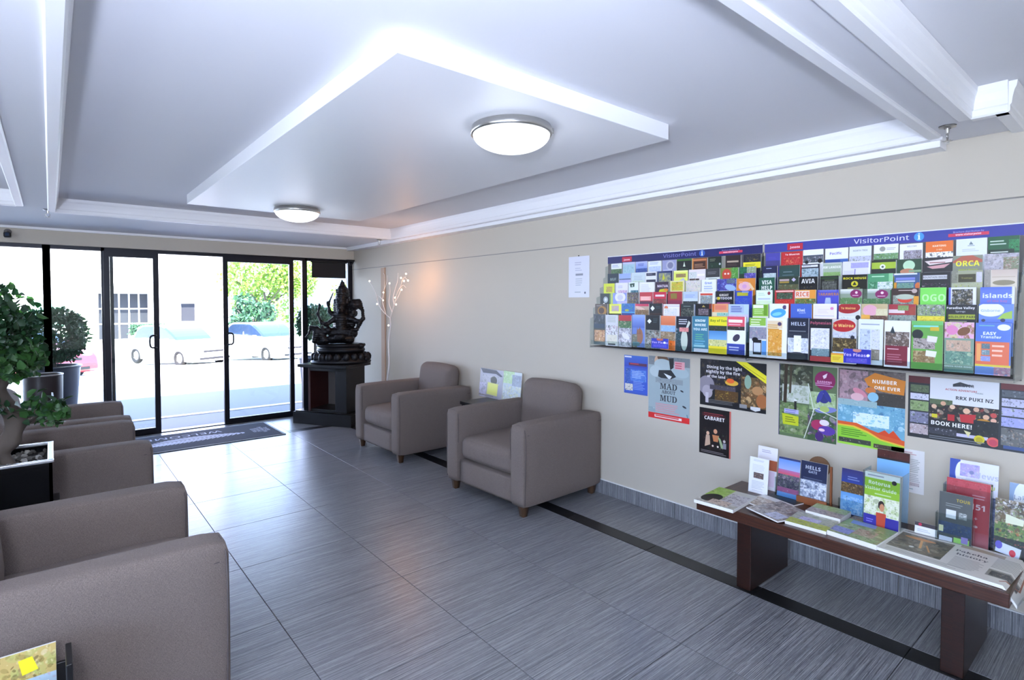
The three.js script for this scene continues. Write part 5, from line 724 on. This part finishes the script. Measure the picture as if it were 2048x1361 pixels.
// ---------- foliage ----------
const leafGeo = (l, w, fold = 0.25) => { const g = new THREE.BufferGeometry(); g.setAttribute('position', new THREE.Float32BufferAttribute([0, 0, 0, l * 0.35, fold * w, w * 0.5, l * 0.35, fold * w, -w * 0.5, l * 0.4, 0, 0, l * 0.78, fold * w * 0.5, w * 0.36, l * 0.78, fold * w * 0.5, -w * 0.36, l, -fold * w * 0.4, 0], 3)); g.setIndex([0, 1, 3, 0, 3, 2, 3, 1, 4, 3, 5, 2, 3, 4, 6, 3, 6, 5]); g.computeVertexNormals(); g.setAttribute('uv', new THREE.Float32BufferAttribute(new Float32Array(14), 2)); return g; };
function leaves(n, r, place, l, w) { // many small leaves joined into one foliage geometry
  const src = leafGeo(l, w).toNonIndexed(), sp = src.attributes.position, sn = src.attributes.normal, m = sp.count, p = new Float32Array(n * m * 3), q = new Float32Array(n * m * 3), mt = new THREE.Matrix4(), v = V();
  for (let i = 0; i < n; i++) {
    const c = place(i), s = 0.6 + r() * 0.8, e = new THREE.Euler(r() * 6.28, r() * 6.28, r() * 6.28); mt.compose(c, new THREE.Quaternion().setFromEuler(e), V(s, s, s));
    for (let j = 0; j < m; j++) { v.fromBufferAttribute(sp, j).applyMatrix4(mt).toArray(p, (i * m + j) * 3); v.fromBufferAttribute(sn, j).transformDirection(mt).toArray(q, (i * m + j) * 3); }
  }
  const g = new THREE.BufferGeometry(); g.setAttribute('position', new THREE.BufferAttribute(p, 3)); g.setAttribute('normal', new THREE.BufferAttribute(q, 3)); g.setAttribute('uv', new THREE.BufferAttribute(new Float32Array(n * m * 2), 2)); return g;
}
const inBall = (r, c, R, shell = 0) => { const u = V(r() - 0.5, r() - 0.5, r() - 0.5).normalize(); return u.multiplyScalar(R * Math.cbrt(shell + (1 - shell) * r())).add(c); };

// ---------- bonsai in its square pot ----------
{
  const X0 = -0.21, Z0 = -3.33, Y0 = 0.43, r = rng(5), t = thing('bonsai', 'large bonsai with a thick twisted trunk in a square black pot with silver rim', 'plant', [X0, Y0, Z0]);
  const a = 0.205, h = 0.26, pot = new THREE.Shape(); // glazed square pot, open on top
  part('pot', merge([box(2 * a, h, 0.012, 0, h / 2, a - 0.006), box(2 * a, h, 0.012, 0, h / 2, -a + 0.006), box(0.012, h, 2 * a, a - 0.006, h / 2, 0), box(0.012, h, 2 * a, -a + 0.006, h / 2, 0), box(2 * a, 0.012, 2 * a, 0, 0.006, 0)]), M.blackGloss, t);
  part('rim', merge([rbox(2 * a + 0.012, 0.014, 0.022, 0.004, 2, 0, h, a - 0.006), rbox(2 * a + 0.012, 0.014, 0.022, 0.004, 2, 0, h, -a + 0.006), rbox(0.022, 0.014, 2 * a, 0.004, 2, a - 0.006, h, 0), rbox(0.022, 0.014, 2 * a, 0.004, 2, -a + 0.006, h, 0)]), std(0xc4c6cc, 0.25, { metalness: 0.7 }), t);
  part('soil', box(2 * a - 0.02, 0.02, 2 * a - 0.02, 0, h - 0.045, 0), M.soil, t);
  { const gs = [0, 1, 2].map((k) => { const g = new THREE.IcosahedronGeometry(0.014, 0); g.scale(1, 0.65, 0.8 + k * 0.15); return g; });
    for (let i = 0; i < 150; i++) part('pebble', gs[i % 3], i % 4 ? M.stone : M.stoneLight, t, [(r() - 0.5) * (2 * a - 0.05), h - 0.03 + r() * 0.008, (r() - 0.5) * (2 * a - 0.05)], [r() * 3, r() * 3, r() * 3]); }
  const nz = new ImprovedNoise(), knots = [[-0.02, 0.2, 0.02], [0.0, 0.28, 0.02], [0.06, 0.33, 0.01], [0.085, 0.41, 0.0], [0.05, 0.49, -0.01], [0.02, 0.56, 0], [0.055, 0.63, 0.02], [0.03, 0.7, 0.02], [0.0, 0.77, 0.0], [-0.01, 0.83, 0]];
  const bones = []; for (let i = 0; i < knots.length - 1; i++) bones.push([...knots[i], 0.04 - i * 0.0028, ...knots[i + 1], 0.0372 - i * 0.0028]);
  for (const [x, z] of [[0.08, 0.05], [-0.1, 0.03], [0.0, 0.1], [-0.03, -0.09]]) bones.push([x * 0.2, 0.28, z * 0.2, 0.035, x, 0.215, z, 0.014]);
  const branch = [[[0.11, 0.4, 0], [0.16, 0.44, 0.02], [0.21, 0.45, 0.03], [0.26, 0.43, 0.03]], [[0.05, 0.62, 0], [0.1, 0.68, 0.03], [0.15, 0.72, 0.02], [0.19, 0.74, 0.02]], [[0.02, 0.72, 0], [0.08, 0.8, 0.02], [0.1, 0.92, 0]], [[-0.01, 0.8, 0], [-0.04, 0.9, 0], [0.02, 0.99, 0.02]], [[0.04, 0.58, 0], [-0.08, 0.66, 0.02], [-0.18, 0.72, 0]], [[0.1, 0.46, 0.01], [0.02, 0.5, 0.06], [-0.04, 0.48, 0.08]]];
  part('trunk', blob(bones, 90, 0.008, 0.02, (x, y, z) => 0.006 * nz.noise(x * 26, y * 18, z * 26)), M.bark, t);
  branch.forEach((b) => part('branch', taper(b, 0.014, 0.004, 20, 7), M.bark, t));
  const pads = [[[0.0, 0.79, 0], [0.19, 0.09, 0.14], 600], [[0.08, 0.72, 0.02], [0.12, 0.08, 0.11], 330], [[-0.15, 0.76, 0], [0.14, 0.1, 0.13], 380], [[0.02, 0.66, 0.06], [0.16, 0.045, 0.09], 260], [[0.0, 0.88, 0], [0.14, 0.06, 0.1], 240], [[0.21, 0.44, 0.03], [0.07, 0.045, 0.07], 90], [[-0.02, 0.48, 0.06], [0.07, 0.045, 0.07], 90]];
  const inPad = (P, s = 1) => { const u = inBall(r, V(), 1); return V(P[0][0] + u.x * P[1][0] * s, P[0][1] + u.y * P[1][1] * s, P[0][2] + u.z * P[1][2] * s); };
  pads.forEach((P, i) => part('foliage', leaves(P[2], r, () => inPad(P), 0.034, 0.024), i % 2 ? M.leaf : M.leafDark, t));
  // the looser leaves against the light, one by one
  const lg = [leafGeo(0.05, 0.032), leafGeo(0.042, 0.03), leafGeo(0.056, 0.036)];
  const loose = [[[0.01, 0.97, 0.0], [0.13, 0.075, 0.08], 60], [[0.1, 0.92, 0], [0.08, 0.06, 0.06], 24], [[-0.14, 0.95, 0.02], [0.11, 0.08, 0.08], 44], [[0.17, 0.47, 0.03], [0.12, 0.08, 0.1], 44], [[0.12, 0.72, 0.04], [0.1, 0.12, 0.1], 50], [[-0.02, 0.68, 0.12], [0.2, 0.1, 0.06], 46]];
  let n = 0; for (const P of loose) for (let i = 0; i < P[2]; i++) part('leaf', lg[n++ % 3], r() < 0.55 ? M.leafDark : M.leaf, t, inPad(P).toArray(), [r() * 6.28, r() * 6.28, r() * 6.28]);
}

// ---------- outside: forecourt, car park, street ----------
const SLOPE = 0.062, groundY = (z) => (z > -9.9 ? -0.05 : -0.05 - Math.min(-9.9 - z, 18) * SLOPE);
{
  const g = structure('ground');
  part('porch', bx(-9, 9, -0.35, -0.05, -9.9, FZ - 0.08), M.porch, g); part('kerb', bx(-9, 9, -0.34, -0.045, -8.1, -7.98), M.kerb, g); part('threshold', bx(-9, 9, -0.3, -0.012, FZ - 0.3, FZ - 0.08), M.porch, g);
  const s = new THREE.Shape(); s.moveTo(9.85, -0.055); s.lineTo(9.9, -0.055); s.lineTo(27.9, -0.055 - 18 * SLOPE); s.lineTo(120, -0.055 - 18 * SLOPE); s.lineTo(120, -2.5); s.lineTo(9.85, -2.5);
  part('car_park', metricUV(new THREE.ExtrudeGeometry(s, { depth: 160, bevelEnabled: false }).rotateY(Math.PI / 2).translate(-80, 0, 0), 1), M.concrete, g);
  part('yard', bx(-60, 60, -0.6, -0.32, -9, 40), M.concrete, g);
  const p = structure('porch_roof'); part('slab', bx(-9, 9, 2.25, 2.45, -10.3, FZ - 0.12), M.trim, p); for (const x of [-6, 6]) part('post', bx(x - 0.08, x + 0.08, -0.05, 2.25, -9.8, -9.64), M.alu, p);
}
function car(paint, label, pos, turn) { // length along z, nose at +z
  const t = thing('parked_car', label, 'car', pos, turn), prof = (pts) => { const s = new THREE.Shape(); s.moveTo(pts[0][0], pts[0][1]); for (const q of pts.slice(1)) q.length === 2 ? s.lineTo(q[0], q[1]) : s.quadraticCurveTo(...q); return s; };
  const ext = (sh, w, bev) => new THREE.ExtrudeGeometry(sh, { depth: w - 2 * bev, bevelEnabled: true, bevelThickness: bev, bevelSize: bev, bevelSegments: 3, curveSegments: 8 }).translate(0, 0, -(w - 2 * bev) / 2).rotateY(-Math.PI / 2);
  const arch = (c) => [[c + 0.36, 0.26], [c + 0.34, 0.6, c, 0.62], [c - 0.34, 0.6, c - 0.36, 0.26]];
  const body = prof([[-2.05, 0.3], [-2.1, 0.75, -2.0, 0.88], [-0.9, 0.95], [0.8, 0.92], [1.55, 0.86, 1.95, 0.66], [2.1, 0.55, 2.08, 0.32], [2.0, 0.26], ...arch(1.3), ...arch(-1.3), [-2.0, 0.26]]);
  part('body', ext(body, 1.7, 0.06), paint, t);
  part('windows', ext(prof([[-1.75, 0.9], [-1.35, 1.36, -1.0, 1.4], [0.0, 1.42], [0.35, 1.4, 1.0, 0.92]]), 1.42, 0.06), M.glassDark, t);
  part('roof', ext(prof([[-1.4, 1.33], [-1.2, 1.42, -0.9, 1.44], [-0.1, 1.455], [0.15, 1.45, 0.3, 1.36], [0.0, 1.38], [-1.0, 1.37]]), 1.4, 0.04), paint, t);
  for (const s of [-1, 1]) { part('pillar', merge([tube([[s * 0.69, 0.92, 0.98], [s * 0.65, 1.2, 0.6], [s * 0.6, 1.4, 0.25]], 0.03, 12, 6), tube([[s * 0.71, 0.92, -0.3], [s * 0.64, 1.4, -0.35]], 0.035, 6, 6), tube([[s * 0.69, 0.92, -1.72], [s * 0.62, 1.38, -1.2]], 0.06, 6, 6)]), paint, t);
    part('headlight', new THREE.SphereGeometry(0.13, 16, 10).scale(1.2, 0.6, 0.6), M.chrome, t, [s * 0.62, 0.66, 1.98]); part('mirror', rbox(0.16, 0.11, 0.08, 0.03, 2), paint, t, [s * 0.92, 0.98, 0.75]); part('tail_light', rbox(0.14, 0.2, 0.05, 0.02, 2), std(0xa01218, 0.3), t, [s * 0.7, 0.76, -2.06]); }
  part('bumper', rbox(1.6, 0.2, 0.16, 0.06, 3, 0, 0.4, 2.06), paint, t); part('grille', rbox(0.86, 0.1, 0.03, 0.01, 1, 0, 0.56, 2.1), M.black, t); part('air_intake', rbox(1.2, 0.08, 0.04, 0.01, 1, 0, 0.32, 2.14), M.black, t); part('number_plate', rbox(0.4, 0.11, 0.012, 0.003, 1, 0, 0.43, 2.15), M.white, t);
  const wg = new THREE.TorusGeometry(0.24, 0.085, 10, 28).rotateY(Math.PI / 2), hub = merge([cyl(0.19, 0.19, 0.08, 20).rotateZ(Math.PI / 2), ...[0, 1, 2, 3, 4].map((i) => box(0.1, 0.04, 0.17, 0, 0, 0.09).rotateX(i * Math.PI * 0.4))]);
  for (const x of [-0.76, 0.76]) for (const z of [-1.3, 1.3]) { const w = part('wheel', wg, M.tyre, t, [x, 0.325, z]); part('hub', hub, M.nickel, w); }
  return t;
}
car(M.carWhite, 'white car parked nose towards the doors, seen through the open doorway', [3.75, groundY(-24.5), -24.5], 0.42);
car(M.carWhite, 'white car parked in front of the tree, seen through the sliding door', [6.6, groundY(-23.4), -23.4], 0.3);
car(M.carRed, 'red car half hidden behind the tall planter', [-0.75, groundY(-20.6), -20.6], 0.5);
function topiary(label, x, z, top, R, potTop, potR) {
  const r = rng(Math.round(x * 10 + 99)), t = thing('topiary_planter', label, 'plant', [x, -0.05, z]), h = potTop + 0.05;
  part('pot', new THREE.LatheGeometry([[0.001, 0], [potR * 0.72, 0], [potR, h - 0.02], [potR + 0.012, h - 0.02], [potR + 0.012, h], [potR - 0.012, h], [potR - 0.03, h - 0.06], [0.001, h - 0.06]].map((p) => new THREE.Vector2(...p)), 36), std(0x3a3d4c, 0.35), t);
  part('soil', cyl(potR - 0.03, potR - 0.03, 0.02, 24, 0, h - 0.05, 0), M.soil, t); part('stem', cyl(0.02, 0.025, top - R - potTop + 0.1, 10, 0, h + (top - R - potTop) / 2, 0), M.bark, t);
  part('foliage', leaves(3800, r, () => inBall(r, V(0, top - R + 0.05, 0), R, 0.3), 0.045, 0.024), M.leafBush, t);
}
topiary('clipped ball shrub in a tall dark planter outside the glass, by the armchairs', 0.02, -7.75, 1.34, 0.31, 0.7, 0.23);
topiary('clipped ball shrub in a tall planter outside, behind the statue', 2.86, -7.75, 1.34, 0.25, 0.62, 0.22);
{ // trees across the car park
  const tree = (label, x, z, H0, R, n, mat, seed) => { const r = rng(seed), y = groundY(z), t = thing('street_tree', label, 'tree', [x, y, z]); part('trunk', taper([[0, 0, 0], [0.1, H0 * 0.3, 0.05], [-0.05, H0 * 0.6, 0]], 0.14, 0.06, 16, 8), M.bark, t);
    for (let i = 0; i < 5; i++) part('branch', taper([[0, H0 * 0.4, 0], [Math.cos(i * 1.3) * R * 0.4, H0 * 0.6, Math.sin(i * 1.3) * R * 0.4], [Math.cos(i * 1.3) * R * 0.75, H0 * (0.62 + 0.06 * i), Math.sin(i * 1.3) * R * 0.6]], 0.06, 0.02, 12, 6), M.bark, t);
    const puffs = Array.from({ length: 12 }, () => [inBall(r, V(0, H0 * 0.58, 0), R * 0.75, 0.2), R * (0.28 + r() * 0.2)]); part('foliage', leaves(n, r, (i) => { const p = puffs[i % 12]; return inBall(r, p[0], p[1], 0.2); }, 0.2, 0.12), mat, t); };
  tree('sunlit yellow-green tree behind the white car at the sliding door', 9.3, -32.8, 5.2, 2.9, 6500, M.leafTree, 31);
  tree('darker green bush at the foot of the sunlit tree', 7.1, -26.7, 2.9, 1.25, 2000, M.leafBush, 32);
  tree('pale green tree beyond the side window, above the statue', 12.6, -28, 3.9, 1.5, 1800, M.leafTree, 33);
}
{ // buildings across the street: walls with their own windows, shopfront and fascia
  const win = (o, x0, x1, y0, y1, z, nx, ny, mat = M.shopDark, fr = M.white) => { const f = part('window', merge([bx(x0 - 0.06, x1 + 0.06, y1, y1 + 0.08, z, z + 0.08), bx(x0 - 0.06, x1 + 0.06, y0 - 0.08, y0, z, z + 0.1), bx(x0 - 0.06, x0, y0, y1, z, z + 0.08), bx(x1, x1 + 0.06, y0, y1, z, z + 0.08), ...Array.from({ length: nx - 1 }, (_, i) => { const X = x0 + (x1 - x0) * (i + 1) / nx; return bx(X - 0.04, X + 0.04, y0, y1, z, z + 0.07); }), ...Array.from({ length: ny - 1 }, (_, i) => { const Y = y0 + (y1 - y0) * (i + 1) / ny; return bx(x0, x1, Y - 0.04, Y + 0.04, z, z + 0.06); })]), fr, o); part('pane', bx(x0, x1, y0, y1, z + 0.005, z + 0.03), mat, f); };
  const y = groundY(-41), Z = -41;
  const a = thing('shop_building', 'long white shop building across the car park with a dark glazed shopfront', 'building', [0, y, Z]);
  part('wall', bx(-14, 7.4, 0, 6.2, -6, 0), M.render, a); part('fascia', bx(-14, 6.4, 3.55, 3.75, 0, 0.5), M.render, a); part('canopy', bx(1.9, 5.4, 3.15, 3.22, 0, 1.2), M.blueGrey, a); part('parapet', bx(-14.1, 6.5, 6.2, 6.4, -6.1, 0.1), M.trim, a);
  win(a, 2.2, 5.2, 0.35, 3.1, 0, 6, 3); win(a, -0.7, 0.6, 1.2, 2.7, 0, 2, 2, M.mint); win(a, -1.6, -0.9, 4.2, 5.4, 0, 1, 1, M.blueGrey);
  const b = thing('white_building', 'plain white building with one small dark window, beyond the white car', 'building', [0, groundY(-34), -34]);
  part('wall', bx(4.55, 6.95, 0, 5.2, -5.6, 0), M.render, b); part('roof_edge', bx(4.45, 7.05, 5.2, 5.35, -5.7, 0.15), M.trim, b); part('awning', merge([bx(4.7, 6.0, 3.0, 3.05, 0, 0.7)]), M.blueGrey, b);
  win(b, 5.35, 6.0, 1.55, 2.5, 0, 1, 1); win(b, 5.38, 6.0, 1.05, 1.32, 0, 1, 1, M.blueGrey);
  const c = thing('blue_grey_building', 'blue grey building with white windows behind the side window tree', 'building', [0, groundY(-44), -44]);
  part('wall', bx(16, 30, 0, 5.2, -6, 0), M.blueGrey, c); part('roof_edge', bx(15.9, 30.1, 5.2, 5.4, -6.1, 0.1), M.trim, c); win(c, 18.6, 20.6, 2.2, 3.6, 0, 4, 2, M.shopDark);
  const d = thing('garden_fence', 'mint green boarded fence under the sunlit tree', 'fence', [0, groundY(-27.6), -27.6]);
  for (let i = 0; i < 26; i++) part('board', bx(5.2 + i * 0.3, 5.2 + i * 0.3 + 0.285, 0.02, 1.5, -1.6, -1.57), M.mint, d); part('rail', bx(5.2, 13, 1.2, 1.28, -1.66, -1.6), M.mint, d);
  const e = thing('street_planter', 'square grey planter box with a low hedge in front of the shopfront', 'planter', [3.75, groundY(-33), -33]);
  part('box', rbox(1.6, 0.95, 0.8, 0.02, 2, 0, 0.475, 0), M.greyPanel, e); const r = rng(8); part('hedge', leaves(1500, r, () => V((r() - 0.5) * 1.5, 0.95 + r() * 0.5, (r() - 0.5) * 0.7), 0.1, 0.06), M.leafBush, e);
}

shade(scene);
renderer.render(scene, camera);
